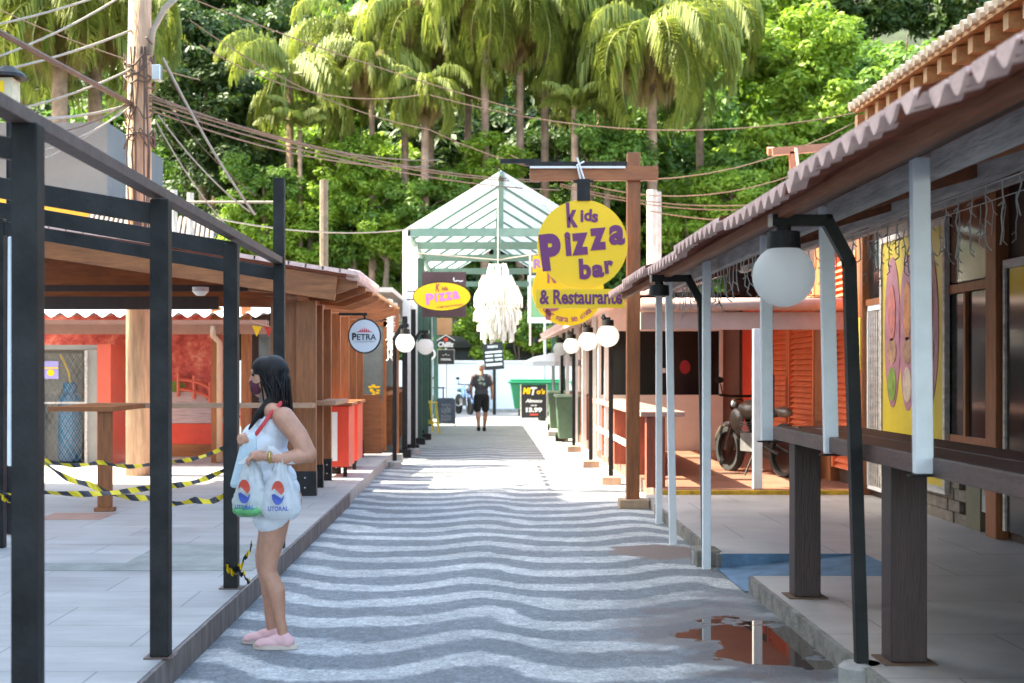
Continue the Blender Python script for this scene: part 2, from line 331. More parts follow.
# ---------------------------------------------------------------- left black pergola
t = thing('pergola', (-1.6, 8, .15), 'black steel pergola frame along the left kerb, rafters running off left', 'pergola')
for (px, pb, Y, topz) in ((28, 0, 4.92, 2.40), (161, 0, 6.94, 2.38), (231.5, 0, 9.13, 2.36)):
    X = (px-VX)/F*Y; q = G().box(X-.045, X+.045, Y-.045, Y+.045, .157, topz).build('post', black, t, bev=.004)
    G().box(X-.07, X+.07, Y-.07, Y+.07, .151, .157).build('foot_plate', steel_edge, q)
X4 = -1.62; G().box(X4-.043, X4+.043, 11.2-.043, 11.2+.043, .15, 3.06).build('post', black, t, bev=.004)
G().beam((-1.585, 1.5, 2.43), (-1.625, 11.25, 2.41), .075, .05).build('top_rail', steel_edge, t, bev=.003)
for (Y, z0, h) in ((4.92, 2.31, .075), (6.94, 2.31, .1), (9.13, 2.40-.08, .1), (11.2, 2.30, .1)):
    G().beam((-1.61, Y, z0), (-5.4, Y, z0+3.79*.17), .05, h).build('rafter', black, t, bev=.003)
G().box(-3.87, -3.78, 11.16, 11.24, .15, 2.76).build('post', black, t, bev=.003)
tag(G().beam((-3.205, 9.6, .9), (-3.20, 9.6, 2.45), .04, .03).build('white_board', bwhite, bev=.01), 'upright narrow white board at the far left edge behind the black post', 'board')

# ---------------------------------------------------------------- left wooden kiosk
k = thing('wooden_kiosk', (-3.2, 17, .15), 'brown wooden kiosk with pale pink roof edge, fin posts and open counter', 'kiosk')
rf = G(); 
vz = [( -6.2, 3.46), (-1.55, 2.74)]
rf.add([(-6.2,15.45,3.28),(-1.42,15.45,2.55),(-1.42,18.3,2.55),(-6.2,18.3,3.28),(-6.2,15.45,3.32),(-1.42,15.45,2.59),(-1.42,18.3,2.59),(-6.2,18.3,3.32)],
       [(0,3,2,1),(4,5,6,7),(0,1,5,4),(1,2,6,5),(2,3,7,6),(3,0,4,7)])
rfo = rf.build('roof', tilem, k)
ve = G()
for i in range(26):      # short overlapping cover tiles along the verge
    x = -6.2+i*.185; z = 3.33-(x+6.2)*.153
    ve.beam((x, 15.43, z+random.uniform(0,.006)), (x+.2, 15.43, z-.03), .12, .045)
for i in range(17): ve.tube([(-1.5, 15.5+i*.17, 2.60), (-1.37, 15.5+i*.17, 2.57)], .06, 8)
ve.build('verge_tile', tilerim, rfo)
G().beam((-6.2,15.5,3.27-.15), (-1.62,15.5,2.57-.13), .07, .27).build('beam', woodh, k, bev=.004)
for yy_ in (15.9, 16.4, 16.95, 17.4, 17.9): G().beam((-6.2,yy_,3.27-.12), (-1.95,yy_,2.62-.12), .06, .16).build('beam', woodh, k)
G().prism([(-6.2,2.42),(-2.2,2.34),(-2.2,2.62),(-6.2,3.24)], 18.24, 18.28).build('inner_board', woodh, k)
for i in range(8):       # rafter tails with raked ends
    y = 15.62+i*1.06; z = 2.52
    G().prism([(-2.6, z+.15), (-1.40, z-.0), (-1.40, z-.06), (-1.75, z-.18), (-2.6, z-.1)], y-.03, y+.03).build('rafter_tail', woodh, k)
G().beam((-1.45, 18.3, 2.56), (-1.42, 23.3, 2.56), .04, .04).build('eave_batten', woodlt, k)
G().beam((-2.12, 15.56, 2.38), (-2.12, 18.3, 2.38), .12, .12).build('wall_plate', woody, k)
for i, (y, w) in enumerate(((15.85, .22), (16.95, .17), (18.05, .15), (19.2, .15), (20.4, .15), (21.6, .15), (22.8, .15))):
    f = G().box(-2.10, -2.10+w, y-.05, y+.05, .42, 2.32).build('fin_post', wood, k, bev=.004)
    G().box(-2.105, -2.095+w, y-.055, y+.055, .151, .425).build('steel_shoe', black, f)
    for zz in (.24, .35): G().ell((-2.0, y-.058, zz), (.012, .006, .012)).build('bolt', chrome, f)
    G().box(-2.05-.35, -2.10, y+.06, y+.085, .35, 2.31).build('side_board', wood, k)
wh = G().box(-4.28, -1.86, 15.3, 15.62, 1.14, 1.19); wh.box(-1.97, -1.72, 16.4, 17.9, 1.14, 1.19); wh.build('counter_top', mat('pale brown board', (.4, .22, .13), .5, .25, 5, .2, scale=(1, 4, 4)), k, bev=.004)
G().box(-3.83, -3.70, 14.05, 14.14, .19, 1.14).box(-3.86, -3.67, 14.03, 14.16, .151, .19).build('counter_leg', wood, k, bev=.003)
G().box(-4.3, -3.66, 14.0, 15.4, 1.14, 1.188).build('counter_wing', woodh, k)
# ceiling rail and dark panels seen under the roof
G().box(-6.3, -3.3, 17.6, 17.66, 2.3, 2.46).box(-6.3, -2.2, 17.55, 17.6, 2.52, 2.6).build('dark_fascia', wooddk, k)
# awning of white corrugated sheet behind the kiosk
aw = thing('corrugated_awning', (-4.2, 20, 2.3), 'white corrugated sheet awning with brown gutter behind the kiosk roof', 'awning')
ag = G()
nn = 150
for i in range(nn+1):
    x = -7.2+i*4.0/nn; w = .035*math.cos(2*math.pi*x/.25)
    ag.v += [(x, 20.9, 2.36+w), (x, 23.6, 2.62+w)]
ag.f = [(i*2, i*2+2, i*2+3, i*2+1) for i in range(nn)]
ag.build('sheet', mat('white corrugated metal', (.75, .78, .8), .4, .1, 3, .1), aw)
G().box(-7.2, -3.2, 20.75, 20.9, 2.22, 2.28).box(-7.2,-3.2, 21.0, 21.06, 2.08, 2.28).build('gutter', mat('gutter brown', (.3, .16, .12), .5), aw)
G().tube([(-3.98,20.8,2.2),(-3.98,20.8,2.05),(-3.9,20.9,1.95),(-3.9,20.9,.2)], .045).build('downpipe', mat('beige pipe', (.38, .26, .18), .5), aw, smooth=True)
for x in (-4.05, -3.6, -2.75): G().box(x-.07, x+.07, 21.4, 21.54, .15, 2.5).build('post', wood, aw)
for x in (-6.4,-5.3,-4.2): G().box(x-.05,x+.05,21.1,22.9,2.14,2.24).build('rafter', woody, aw)
# white tarpaulin roof right of the awning
tag(G().add([(-3.4,22.6,2.45),(-2.2,22.6,2.45),(-2.0,23.5,3.0),(-3.3,23.5,2.95),(-3.4,22.6,2.39),(-2.2,22.6,2.39),(-2.0,23.5,2.94),(-3.3,23.5,2.89)], [(0,1,2,3),(4,7,6,5),(0,4,5,1),(1,5,6,2),(2,6,7,3),(3,7,4,0)]).build('tarpaulin_roof', whitep), 'white tarpaulin roof panel behind the kiosk fin posts', 'roof')
# mural wall with red trees and arched bridge
mu = thing('mural_wall', (-5, 23, .15), 'wall mural of red autumn trees and an arched red footbridge', 'mural wall')
mm = bpy.data.materials.new('red foliage mural'); mm.use_nodes = True; n, l, p = nodes_of(mm)
tcx = n.new('ShaderNodeTexCoord'); vz_ = n.new('ShaderNodeTexVoronoi'); vz_.inputs['Scale'].default_value = 7; l.new(tcx.outputs['Object'], vz_.inputs['Vector'])
nz = n.new('ShaderNodeTexNoise'); nz.inputs['Scale'].default_value = 3.5; nz.inputs['Detail'].default_value = 9; nz.inputs['Roughness'].default_value = .8; l.new(tcx.outputs['Object'], nz.inputs['Vector'])
cr = n.new('ShaderNodeValToRGB'); e = cr.color_ramp.elements; e[0].position = .3; e[0].color = (.07,.06,.02,1); e[1].position = .68; e[1].color = (.8,.42,.28,1)
x_ = e.new(.40); x_.color = (.35,.03,.025,1); x_ = e.new(.52); x_.color = (.6,.1,.07,1)
l.new(nz.outputs[0], cr.inputs[0]); l.new(cr.outputs[0], p.inputs['Base Color'])
G().box(-8.2, -4.0, 23, 23.1, .35, 2.5).build('painted_panel', mm, mu)
G().box(-8.2, -3.0, 22.95, 23.12, .15, .35).build('skirting', woodh, mu)
G().box(-8.2, -4.0, 22.98, 23.0, .35, .68).build('painted_red_base', redp, mu)
G().add([(-5.25,22.975,.69),(-4.15,22.975,.69),(-4.6,22.975,1.2),(-5.1,22.975,1.2),(-5.25,22.982,.69),(-4.15,22.982,.69),(-4.6,22.982,1.2),(-5.1,22.982,1.2)],[(0,1,2,3),(7,6,5,4),(0,4,5,1),(1,5,6,2),(2,6,7,3),(3,7,4,0)]).build('painted_bridge_deck', mat('mural deck', (.5, .36, .36), .6, .3, 3, scale=(1, 1, 14)), mu)
br = G()
for dz in (0, .16):
    pts = [(-4.95+i*.085, 22.965, 1.12+dz+.17*math.sin(math.pi*min(1, .25+i*.07))-.028*i) for i in range(13)]
    br.tube(pts, .03, 6)
for i in range(0, 13, 3): br.tube([(-4.95+i*.085, 22.965, 1.0+.17*math.sin(math.pi*min(1, .25+i*.07))-.03*i), (-4.95+i*.085, 22.965, 1.38+.17*math.sin(math.pi*min(1, .25+i*.07))-.03*i)], .03, 6)
br.build('painted_bridge_rail', corp, mu)
G().disc((-5.0, 1.28), .16, .09, 22.975, 22.985).build('painted_bush', mat('mural green', (.14, .2, .03), .7, .5, 5), mu)
G().box(-5.92, -5.5, 22.9, 22.95, .35, 1.2).build('painted_post', redp, mu); G().lathe([(.13,0),(.12,.16),(.1,.18),(.16,.22),(.12,.3),(.04,.36),(0,.37)], (-5.72, 22.85, 1.2), 16).build('post_finial', black, mu)
# gas cage + cylinder
c = thing('gas_cage', (-6.1, 21, .15), 'grey mesh-fronted gas cage with coral side panel', 'cage')
gc = mat('grey block panel', (.3, .29, .26), .8, .15, 3, .2)
G().box(-7.15, -5.72, 21.85, 21.9, .15, 1.85).build('back_panel', gc, c); G().box(-7.15, -5.6, 21.0, 21.9, 1.852, 1.92).build('lid', gc, c)
G().box(-5.86, -5.72, 20.98, 21.9, .151, 1.85).build('side_panel', gc, c); G().box(-5.72, -5.52, 20.97, 21.9, .151, 1.93).build('coral_panel', corp, c)
G().box(-7.2, -7.14, 21.0, 21.9, .151, 1.85).build('side_panel', gc, c)
mesh = G()
for i in range(17):
    for s_ in (1, -1):
        x = -6.7+i*.085
        p0 = [x, .2] ; L = 1.6
        # clip diagonal strands to the door
        pts = []
        for tt in np.linspace(0, 1.6, 25):
            xx = x+s_*tt*.6
            while xx > -5.9 or xx < -6.7:
                if xx > -5.9: xx -= .8
                else: xx += .8
            pts.append((xx, .2+tt))
        for a_, b_ in zip(pts[:-1], pts[1:]):
            if abs(a_[0]-b_[0]) < .2: mesh.beam((a_[0], 20.97, a_[1]), (b_[0], 20.97, b_[1]), .0025, .0025)
mesh.build('wire_mesh', wgrey, c)
G().box(-7.14,-7.1,20.95,20.99,.16,1.84).box(-5.9,-5.86,20.95,20.99,.16,1.84).box(-7.1,-5.9,20.96,20.98,1.05,1.08).build('door_frame', wgrey, c)
G().box(-6.5,-6.28,20.93,20.94,1.42,1.68).build('notice', mat('lilac notice', (.35, .3, .6), .5), c); G().box(-6.5,-6.28,20.925,20.93,1.57,1.59).disc((-6.39,1.51),.05,.05,20.925,20.93).build('notice_print', yellow, c)
gy = thing('gas_cylinder', (-6.1, 21.5, .15), 'tall blue gas cylinder standing inside the mesh cage', 'gas cylinder')
G().lathe([(.16,0),(.18,.04),(.18,.9),(.15,1.0),(.09,1.04)], (-6.27, 21.5, .17), 28).build('body', mat('blue cylinder paint', (.008, .13, .26), .35, .1, 6), gy, smooth=True)
G().lathe([(.11,0),(.11,.16),(.09,.16),(.09,0)], (-6.27,21.5,1.2), 24).build('collar', MATS['blue cylinder paint'], gy); G().tube([(-6.27,21.5,1.35),(-6.29,21.5,1.5),(-6.36,21.5,1.66),(-6.45,21.6,1.78)], .014).build('valve', yellow, gy)
tag(G().lathe([(.16,0),(.18,.04),(.18,.9),(.15,1.0),(.09,1.1)], (-6.86, 21.6, .17), 24).build('gas_cylinder', MATS['blue cylinder paint'], smooth=True), 'second blue gas cylinder half hidden at the cage left end', 'gas cylinder')
dk = thing('recessed_wall', (-3.1, 23.3, .15), 'dark brown recessed wall with grey glazed door right of the mural', 'wall')
G().box(-3.98,-2.2,23.3,23.4,.15,2.6).build('panelling', wooddk, dk); G().box(-3.7,-3.1,23.26,23.3,.25,2.2).build('glazed_door', glassgy, dk); G().box(-2.95,-2.4,23.26,23.3,.9,2.1).build('window', glassgy, dk)
# back wall pieces behind the fins: doors, panels, bunting
tag(G().box(-2.75,-2.45,21.0,21.06,.15,2.35).box(-2.6,-2.5,20.9,21.0,.15,2.3).build('door', wooddk), 'dark narrow door behind the woman between brown posts', 'door')
gw = thing('glass_screen', (-2.1, 22, .15), 'glass wind screen in brown frame with yellow sticker beyond the round beer sign', 'screen')
for (x, y) in ((-3.0, 20.5), (-2.3, 24.5)):
    G().box(x, x+.55, y, y+.02, 1.0, 2.3).build('pane', glassgy, gw)
    G().box(x-.05, x, y-.02, y+.04, .15, 2.4).box(x+.55, x+.6, y-.02, y+.04, .15, 2.4).box(x-.05,x+.6,y-.02,y+.04,2.3,2.38).build('frame', wood, gw)
g = G()
for i in range(22): a_ = random.uniform(0,6.28); g.ell((-2.03+random.uniform(-.2,.2), 24.47, 1.2+random.gauss(0,.09)), (.035,.006,.018), n=8, m=5)
g.build('sticker', yellow, gw)
bt = thing('bunting', (-2.9, 19.8, 2.1), 'string of coloured triangle bunting under the awning end', 'bunting')
cols = [(.8,.55,.02),(.55,.05,.04),(.05,.1,.35),(.8,.5,.02),(.05,.3,.1),(.6,.05,.05)]
G().tube([(-3.2,19.3,2.2),(-2.85,19.3,2.12),(-2.15,19.3,2.2)], .008, 5).build('cord', cableb, bt)
for i, cc in enumerate(cols):
    x = -3.1+i*.16; G().prism([(x-.06,2.15),(x+.07,2.14),(x,2.0)], 19.3, 19.305).build('flag', mat('flag%d'%i, cc, .8), bt)
# red cabinets on the left
for (y, lab) in ((18.6, 'red drinks cabinet with white front nearest along the left kerb'), (19.9, 'red cabinet standing second along the left kerb')):
    cb = thing('drinks_cabinet', (-1.95, y, .15), lab, 'cabinet', 'red cabinets by the left kerb')
    G().box(-2.12,-1.78,y,y+.8,.28,1.08).build('body', redp, cb, bev=.01)
    G().box(-2.08,-1.93,y-.012,y,.36,1.0).build('front_panel', whitep, cb); G().box(-2.14,-1.74,y-.03,y+.82,1.085,1.12).build('top', woodh, cb)
    for dx in (-2.08,-1.86): G().box(dx,dx+.05,y+.05,y+.1,.151,.28).build('leg', black, cb)
tag(G().box(-2.0,-1.66,22.9,22.95,.2,1.15).box(-1.99,-1.95,22.95,23.4,.2,1.15).build('service_counter', woodh, bev=.004), 'brown wooden counter end beyond the red cabinets', 'counter')

# ---------------------------------------------------------------- far left posts and wall
for i, (x, y, h, m_, lab) in enumerate(((-1.5,24.0,2.6,wood,'brown timber post at the end of the kiosk eave'), (-1.42,25.2,2.5,black,'thin black post beyond the kiosk behind the lamps'),
      (-1.36,27.0,2.7,black,'black steel post between the two left globe lamps'), (-1.35,29.5,3.4,greenp,'dark green pavilion-side post with white lower stripe'), (-1.3,31.5,3.2,greenp,'dark green post behind the yellow stool'), (-1.52,33.5,3.2,black,'farthest black post on the left side'))):
    t = thing('post', (x, y, 0), lab, 'post', 'posts along the left side'); G().box(x-.045, x+.045, y-.045, y+.045, .1, h).build('shaft', m_, t)
    G().box(x-.11, x+.11, y-.1, y+.1, 0, .14).build('foot', black if m_ is not wood else concrete, t, bev=.01)
fw = thing('roadside_bar', (-2.6, 30, 0), 'row of brown wooden bar fronts with low rail on the far left', 'bar')
for i in range(9):
    y = 25+i*1.6; G().box(-2.5, -1.75-.0*i, y, y+.06, .15, 1.1).build('panel', woodh, fw)
G().box(-1.78,-1.7,25,39,1.1,1.16).build('rail', woodh, fw); G().box(-3.4,-2.5,25,39.5,.0,2.8).build('wall', wooddk, fw)
tag(G().box(-3.6,-1.6,24.6,40,2.9,2.98).build('flat_canopy', mat('pale canopy edge', (.6,.55,.5),.6)), 'pale flat canopy over the far left bars', 'canopy')
# icicle ornament near the lamps
def icicles(name, pts_fn, N, lab, drop=(.15,.5), gnum=1, tw=.006):
    g = G(); 
    for i in range(N):
        p = pts_fn(i/(N-1)); L = random.uniform(*drop); q = [p]
        z = 0; x = 0
        while z < L:
            z += random.uniform(.05,.09); x = random.uniform(-.012,.012); q.append((p[0]+x, p[1]+random.uniform(-.01,.01), p[2]-z))
            if random.random() < .6:
                d = random.choice((-1,1)); g.tube([q[-1], (q[-1][0]+d*.035, q[-1][1]+.02*d, q[-1][2]-.025)], tw*.8, 4)
        g.tube(q, tw*.75, 4)
    g.tube([pts_fn(i/20) for i in range(21)], tw*.7, 4)
    return tag(g.build(name, mat('pale wire', (.62,.6,.56),.5)), lab, 'light string', 'icicle light strings')
icicles('icicle_lights', lambda t_: (-1.6+.05*math.sin(9*t_), 23.5+1.8*t_, 2.72), 26, 'short cluster of white icicle strands hanging at the end of the left eave', (.3,1.0), tw=.014)

# ---------------------------------------------------------------- globe lamps
def lamp(x, y, lab, arm=-.38, globe=True, lean=0, base='disc', h=2.28, z0=0, group='globe street lamps', armdir=None):
    t = thing('globe_lamp', (x, y, z0), lab, 'street lamp', group)
    s = -1 if arm < 0 else 1; zt = z0+h
    pts = [(x+lean, y, z0+.12), (x, y, zt-.2), (x+s*.11, y, zt), (x+arm, y, zt)]
    g = G(); g.beam(pts[0], pts[1], .06, .06); g.beam(pts[1], pts[2], .058, .058, up=(0,1,0)); g.beam(pts[2], pts[3], .055, .055)
    g.tube([(x-.001,y,zt-.225),(x-.006,y,zt-.185)], .036, 10); g.tube([(x+s*.118,y,zt),(x+s*.085,y,zt-.002)], .034, 10); g.build('pole', black, t, bev=.003)
    xe = x+arm
    G().box(xe-.012 if s < 0 else xe, xe if s < 0 else xe+.012, y-.03, y+.03, zt-.03, zt+.03).build('end_cap', silver, t)
    cx = xe-s*.06
    G().lathe([(.035, .0), (.035, -.03), (.078, -.035), (.082, -.115), (.07, -.12)], (cx, y, zt-.02), 24).build('fitting', black, t, smooth=False)
    if globe:
        G().ell((cx, y, zt-.27), .152, n=32, m=20).build('globe', globem, t, smooth=True)
    if base == 'disc': G().lathe([(.11, 0), (.11, .1), (.09, .12), (0, .12)], (x+lean, y, z0), 24).build('foot', concrete, t)
    else: G().box(x-.13, x+.13, y-.12, y+.12, z0, z0+.11).build('foot', mat('tan block', (.42,.27,.19),.8,.25), t, bev=.008)
    return t
lamp(1.78, 6.95, 'nearest black street lamp with a large white globe, beside the dark table', lean=.06)
lamp(1.73, 11.35, 'black street lamp missing its globe, among the white posts', arm=-.40, globe=False, lean=.03)
L3 = lamp(1.70, 19.2, 'black lamp with white globe just beyond the tall brown sign post', base='b', arm=-.1+.0)
for (y, lab) in ((22.6, 'second white globe lamp beyond the tall brown sign post'), (26.9, 'third white globe lamp beyond the tall brown sign post'), (31.0, 'farthest white globe lamp in the right-hand row')):
    c_ = copy_tree(L3, loc=(1.68, y, 0)); c_['label'] = lab
lamp(-1.42, 22.4, 'nearer white globe lamp on the left side under a black arm', arm=.22, h=2.25)
lamp(-1.30, 26.0, 'farther white globe lamp on the left side, close to the green post', arm=.27, h=2.25)

# ---------------------------------------------------------------- right near bar table
t = thing('bar_table', (2.1, 6.5, .12), 'long dark brown bar table on square legs beside the nearest lamp', 'table')
for i in range(2): G().box(1.85+i*.255, 2.10+i*.255, 1.5, 9.12, 1.105, 1.19+.002*i).build('plank', tabletopm, t, bev=.006)
for (x, y, w) in ((2.02, 9.04-.06, .082), (2.06, 7.05-.06, .088), (2.06, 4.9, .088)):
    G().box(x-w, x+w, y-w, y+w, .128, 1.104).build('leg', wooddk, t, bev=.006); G().box(x-w-.04, x+w+.04, y-w-.04, y+w+.04, .121, .128).build('foot_plate', mat('rust', (.13,.07,.04),.8), t)
for (x, y) in ((1.95, 8.9), (2.05, 8.7)): G().lathe([(.03,0),(.03,.004),(0,.005)], (x,y,1.19), 16).build('bolt', chrome, t)
# roof of the near right building
rr = thing('tiled_porch_roof', (2.9, 8, 2.3), 'long porch roof of corrugated clay tiles with pale scalloped edge and weathered purlins', 'porch roof')
sl_ = .30
rsheet = G()
for i in range(9):
    y0 = -1.2+i*1.78; dz = .012*(i % 2); rsheet.corr(1.30-.03*(i%2), 2.33+dz, 4.7, 2.33+sl_*3.4+dz, y0, y0+1.80, .178, .028)
ro = rsheet.build('tile_sheet', tilem, rr)
rim = G()
for i in range(9):
    y0 = -1.2+i*1.78; dz = .012*(i % 2); x0 = 1.296-.03*(i%2)
    for k_ in range(10):
        yc = y0+.178*(k_+.5)+random.uniform(-.006,.006); pts = []; jz = random.uniform(-.007,.004)
        for j in range(9):
            y = yc-.068+.136*j/8; pts.append((y, 2.33+dz+.028*math.cos(2*math.pi*(y-y0)/.178)-.006+jz))
        pts = pts+[(yc+.068, 2.362+dz), (yc-.068, 2.362+dz)]
        nn_ = len(pts); rim.add([(x0-.01, y, z) for y, z in pts]+[(x0+.06, y, z+.02) for y, z in pts], [tuple(range(nn_)), tuple(range(nn_, 2*nn_))[::-1]]+[(a, (a+1)%nn_, (a+1)%nn_+nn_, a+nn_) for a in range(nn_)])
rim.build('scalloped_edge', tilerim, ro)
for (x, dz, w, h) in ((1.45, -.06, .05, .05), (1.87, -.10, .06, .10), (2.7, -.13, .06, .11), (3.55, -.14, .06, .12)):
    G().beam((x, -1, 2.33+sl_*(x-1.3)+dz), (x, 14.9, 2.33+sl_*(x-1.3)+dz), w, h).build('purlin', wgrey if x > 1.5 else woody, rr)
for x in (1.65, 2.1, 2.35, 2.95, 3.25, 3.85, 4.15): G().beam((x, -1, 2.33+sl_*(x-1.3)-.045), (x, 14.9, 2.33+sl_*(x-1.3)-.045), .05, .03).build('batten', wooddk, rr)
for y in (1.5, 3.6, 5.9, 7.67, 9.3, 11.2, 13.0, 14.8): G().beam((1.87, y+.07, 2.40), (4.5, y+.07, 2.40+sl_*2.6), .05, .08).build('rafter', woody, rr)
for (px, Y, zb, pxt) in ((925.5, 5.9, 1.12, 919.5), (833, 7.67, 1.10, 826), (768.5, 9.3, 1.09, 766)):
    X = (px-VX)/F*Y; Xt = (pxt-VX)/F*Y
    q = G().beam((X-.01, Y, zb), (Xt, Y, 2.43), .075, .05, up=(0,1,0)).build('hanging_post', bwhite, rr, bev=.004)
    G().box(X-.07, X+.09, Y-.03, Y+.03, zb-.012, zb-.004).build('bracket', black, q)
for (px, pb, Y) in ((706.5, 562, 11.05), (673, 542, 12.6), (659, 520, 14.3)):
    X = (px-VX)/F*Y; G().beam((X, Y, .0), (X-.04 if px == 673 else X, Y, 2.40), .062, .062, up=(0,1,0)).build('post', bwhite, rr, bev=.004)
G().box(1.66,1.86,11.15,11.5,0,.13).build('post_footing', concedge, rr, bev=.01)
icicles('icicle_lights', lambda t_: (3.5, 5.5+7.5*t_, 2.72), 34, 'white icicle strands hanging from the deep purlin above the yellow poster', (.15,.5), tw=.0055)
icicles('icicle_lights', lambda t_: (1.9, 9.5+5*t_, 2.37), 34, 'white icicle strands along the porch edge behind the globe-less lamp', (.08,.3), tw=.006)
icicles('icicle_lights', lambda t_: (2.8, 6+8*t_, 2.58), 34, 'white icicle strands on the middle purlin behind the hanging white posts', (.1,.35), tw=.006)

# ---------------------------------------------------------------- right building wall
rb = thing('shop_building', (4.6, 16, .12), 'brown timber shop front with orange louvred shutters and dark glazing', 'shop')
XW = 4.4
G().box(XW+.02, XW+.3, 4, 26, .0, 3.4).build('wall', wooddk, rb)
brick = tile_mat('painted block base', (.21,.17,.13), (.17,.14,.11), (.1,.08,.06), .001, .11, .012)
bm = mat('rough stone base', (.22,.175,.135), .9, .3, 8, .8, 14, scale=(1,1,2))
bg_ = G()
for r_ in range(7):
    for c2 in range(8): 
        y = 12.95+c2*.33+(r_%2)*.16; bg_.box(XW-.02-random.uniform(0,.012), XW+.02, y, y+.31, .121+r_*.11, .224+r_*.11)
bg_.build('block_base', bm, rb)
G().box(XW-.03,XW+.02,12.55,12.92,.121,.9).build('pilaster', mat('olive render', (.17,.15,.09),.8), rb)
def louvre(y0, y1, z0, z1, n_):
    g = G()
    for i in range(n_):
        z = z0+(z1-z0)*i/n_; h = (z1-z0)/n_*.96
        g.add([(XW-.07,y0,z),(XW-.07,y1,z),(XW+.0,y1,z+h),(XW+.0,y0,z+h)], [(0,1,2,3)]).add([(XW-.07,y0,z),(XW-.07,y1,z),(XW+.0,y1,z-.004),(XW+.0,y0,z-.004)], [(0,1,2,3)])
    s_ = g.build('shutter', orange, rb)
    for ya_ in (y0-.07, y1): G().box(XW-.085,XW+.01,ya_,ya_+.07,z0,z1+.05).build('shutter_stile', orange, s_)
louvre(18.75, 20.2, .35, 2.9, 34); louvre(20.4, 21.7, .35, 2.9, 34); louvre(16.65, 17.65, .35, 2.9, 34)
for (y0, y1) in ((17.75, 18.6), (16.25, 16.5), (12.0, 12.25), (10.9, 11.0)):
    G().box(XW-.09, XW+.03, y0, y1, .121, 3.3).build('pillar', wood, rb, bev=.005)
G().box(XW-.1,XW-.092,16.3,16.42,1.55,2.15).build('notice', mat('yellow strip', (.75,.6,.08),.5), rb)
G().box(XW-.02,XW+.01,15.62,16.2,2.35,3.0).build('fanlight', glassdk, rb); G().box(XW-.05,XW+.0,15.55,16.25,2.28,2.35).build('transom', wood, rb)
gr = G().box(XW-.04,XW,15.6,15.64,.2,2.28).box(XW-.04,XW,16.2,16.24,.2,2.28).box(XW-.04,XW,15.6,16.24,2.22,2.28).box(XW-.04,XW,15.6,16.24,.2,.24)
gd = gr.build('grille_door', whitep, rb)
g2 = G()
for i in range(7): g2.box(XW-.03,XW-.01,15.7+i*.075,15.73+i*.075,.24,2.22)
g2.build('bar', wgrey, gd)
w_ = G().box(XW-.03,XW+.01,12.3,13.5,.95,2.25).build('window', glassdk, rb); G().box(XW-.05,XW+.0,12.25,13.55,2.26,2.34).box(XW-.05,XW+.0,12.25,13.55,.88,.95).box(XW-.06,XW-.03,12.85,12.9,.95,2.26).build('window_frame', wood, w_)
w_ = G().box(XW-.03,XW+.01,12.3,13.5,2.36,3.05).build('window', mat('glass with painted amber reflection', (.2,.09,.05),.12,.6,2,spec=.8), rb); G().box(XW-.05,XW+.0,12.25,13.55,3.06,3.16).build('window_frame', wood, w_)  # upper pane: orange reflection painted into the base colour
G().box(XW-.02,XW+.012,12.26,12.75,.3,2.25).build('sliding_glass', glassgy, rb)
w_ = G().box(XW-.03,XW+.01,11.05,11.95,.2,2.4).build('window', glassdk, rb); G().box(XW-.05,XW+.0,11.9,11.95,.2,2.4).box(XW-.05,XW+.0,11.05,11.95,2.4,2.47).build('window_frame', wgrey, w_)
G().box(XW-.12,XW+.02,6,16.2,3.17,3.35).build('lintel', woody, rb)
G().box(XW-.02,XW+.01,22.2,24.2,.3,2.6).build('red_panel', redp, rb); G().box(XW-.03,XW+.01,21.85,22.15,.2,2.7).build('dark_panel', wooddk, rb)
# poster
po = thing('poster', (4.36, 14.5, .42), 'tall yellow banner with three oval food and drink pictures on the shop wall', 'poster')
XP = 4.33
G().box(XP, XP+.03, 13.4, 15.48, .44, 2.92).build('sheet', mat('poster yellow', (.5,.38,.03),.4,.12,3,.2,3), po)
G().box(XP-.02,XP+.03,13.34,13.4,.38,2.98).box(XP-.02,XP+.03,15.48,15.54,.38,2.98).box(XP-.02,XP+.03,13.4,15.48,.38,.44).box(XP-.02,XP+.03,13.4,15.48,2.92,2.98).build('frame', wgrey, po)
def xdisc(g, x, cy, cz, ry, rz, n=30): 
    pts = [(x, cy+ry*math.cos(2*math.pi*k_/n), cz+rz*math.sin(2*math.pi*k_/n)) for k_ in range(n)]
    return g.add(pts+[(x+.004, a[1], a[2]) for a in pts], [tuple(range(n))]+[(i, (i+1)%n, (i+1)%n+n, i+n) for i in range(n)])
pm = mat('faded picture purple', (.3,.12,.16),.5,.3,5)
for i, yc in enumerate((15.1, 14.55, 13.85)):
    xdisc(G(), XP-.006, yc, 1.95 if i != 1 else 1.93, .29, .80 if i != 2 else .76).build('oval_picture', pm, po)
    g = G(); xdisc(g, XP-.012, yc, 2.15, .13, .3); g2 = G(); xdisc(g2, XP-.012, yc, 1.75, .16, .14); g3 = G(); xdisc(g3, XP-.012, yc, 1.4, .15, .18)
    g.build('pictured_drink', mat('pic%d'%i, ((.4,.12,.1),(.5,.2,.07),(.42,.06,.03))[i],.5,.5,8), po); g2.build('pictured_dish', mat('pic brown', (.3,.16,.09),.5,.6,10), po)
    g3.build('pictured_salad', mat('picb%d'%i, ((.14,.22,.03),(.42,.32,.24),(.38,.22,.1))[i],.5,.4,8), po)
xfw = lambda u, v, w: (XP-.006-w, -u, v)
g = G(); xdisc(g, XP-.008, 15.22, .78, .06, .07); g.text('cantinho', -14.72, .78, .7, .003, .02, xf=xfw); g.build('caption', mat('poster purple', (.16,.05,.14),.5), po)

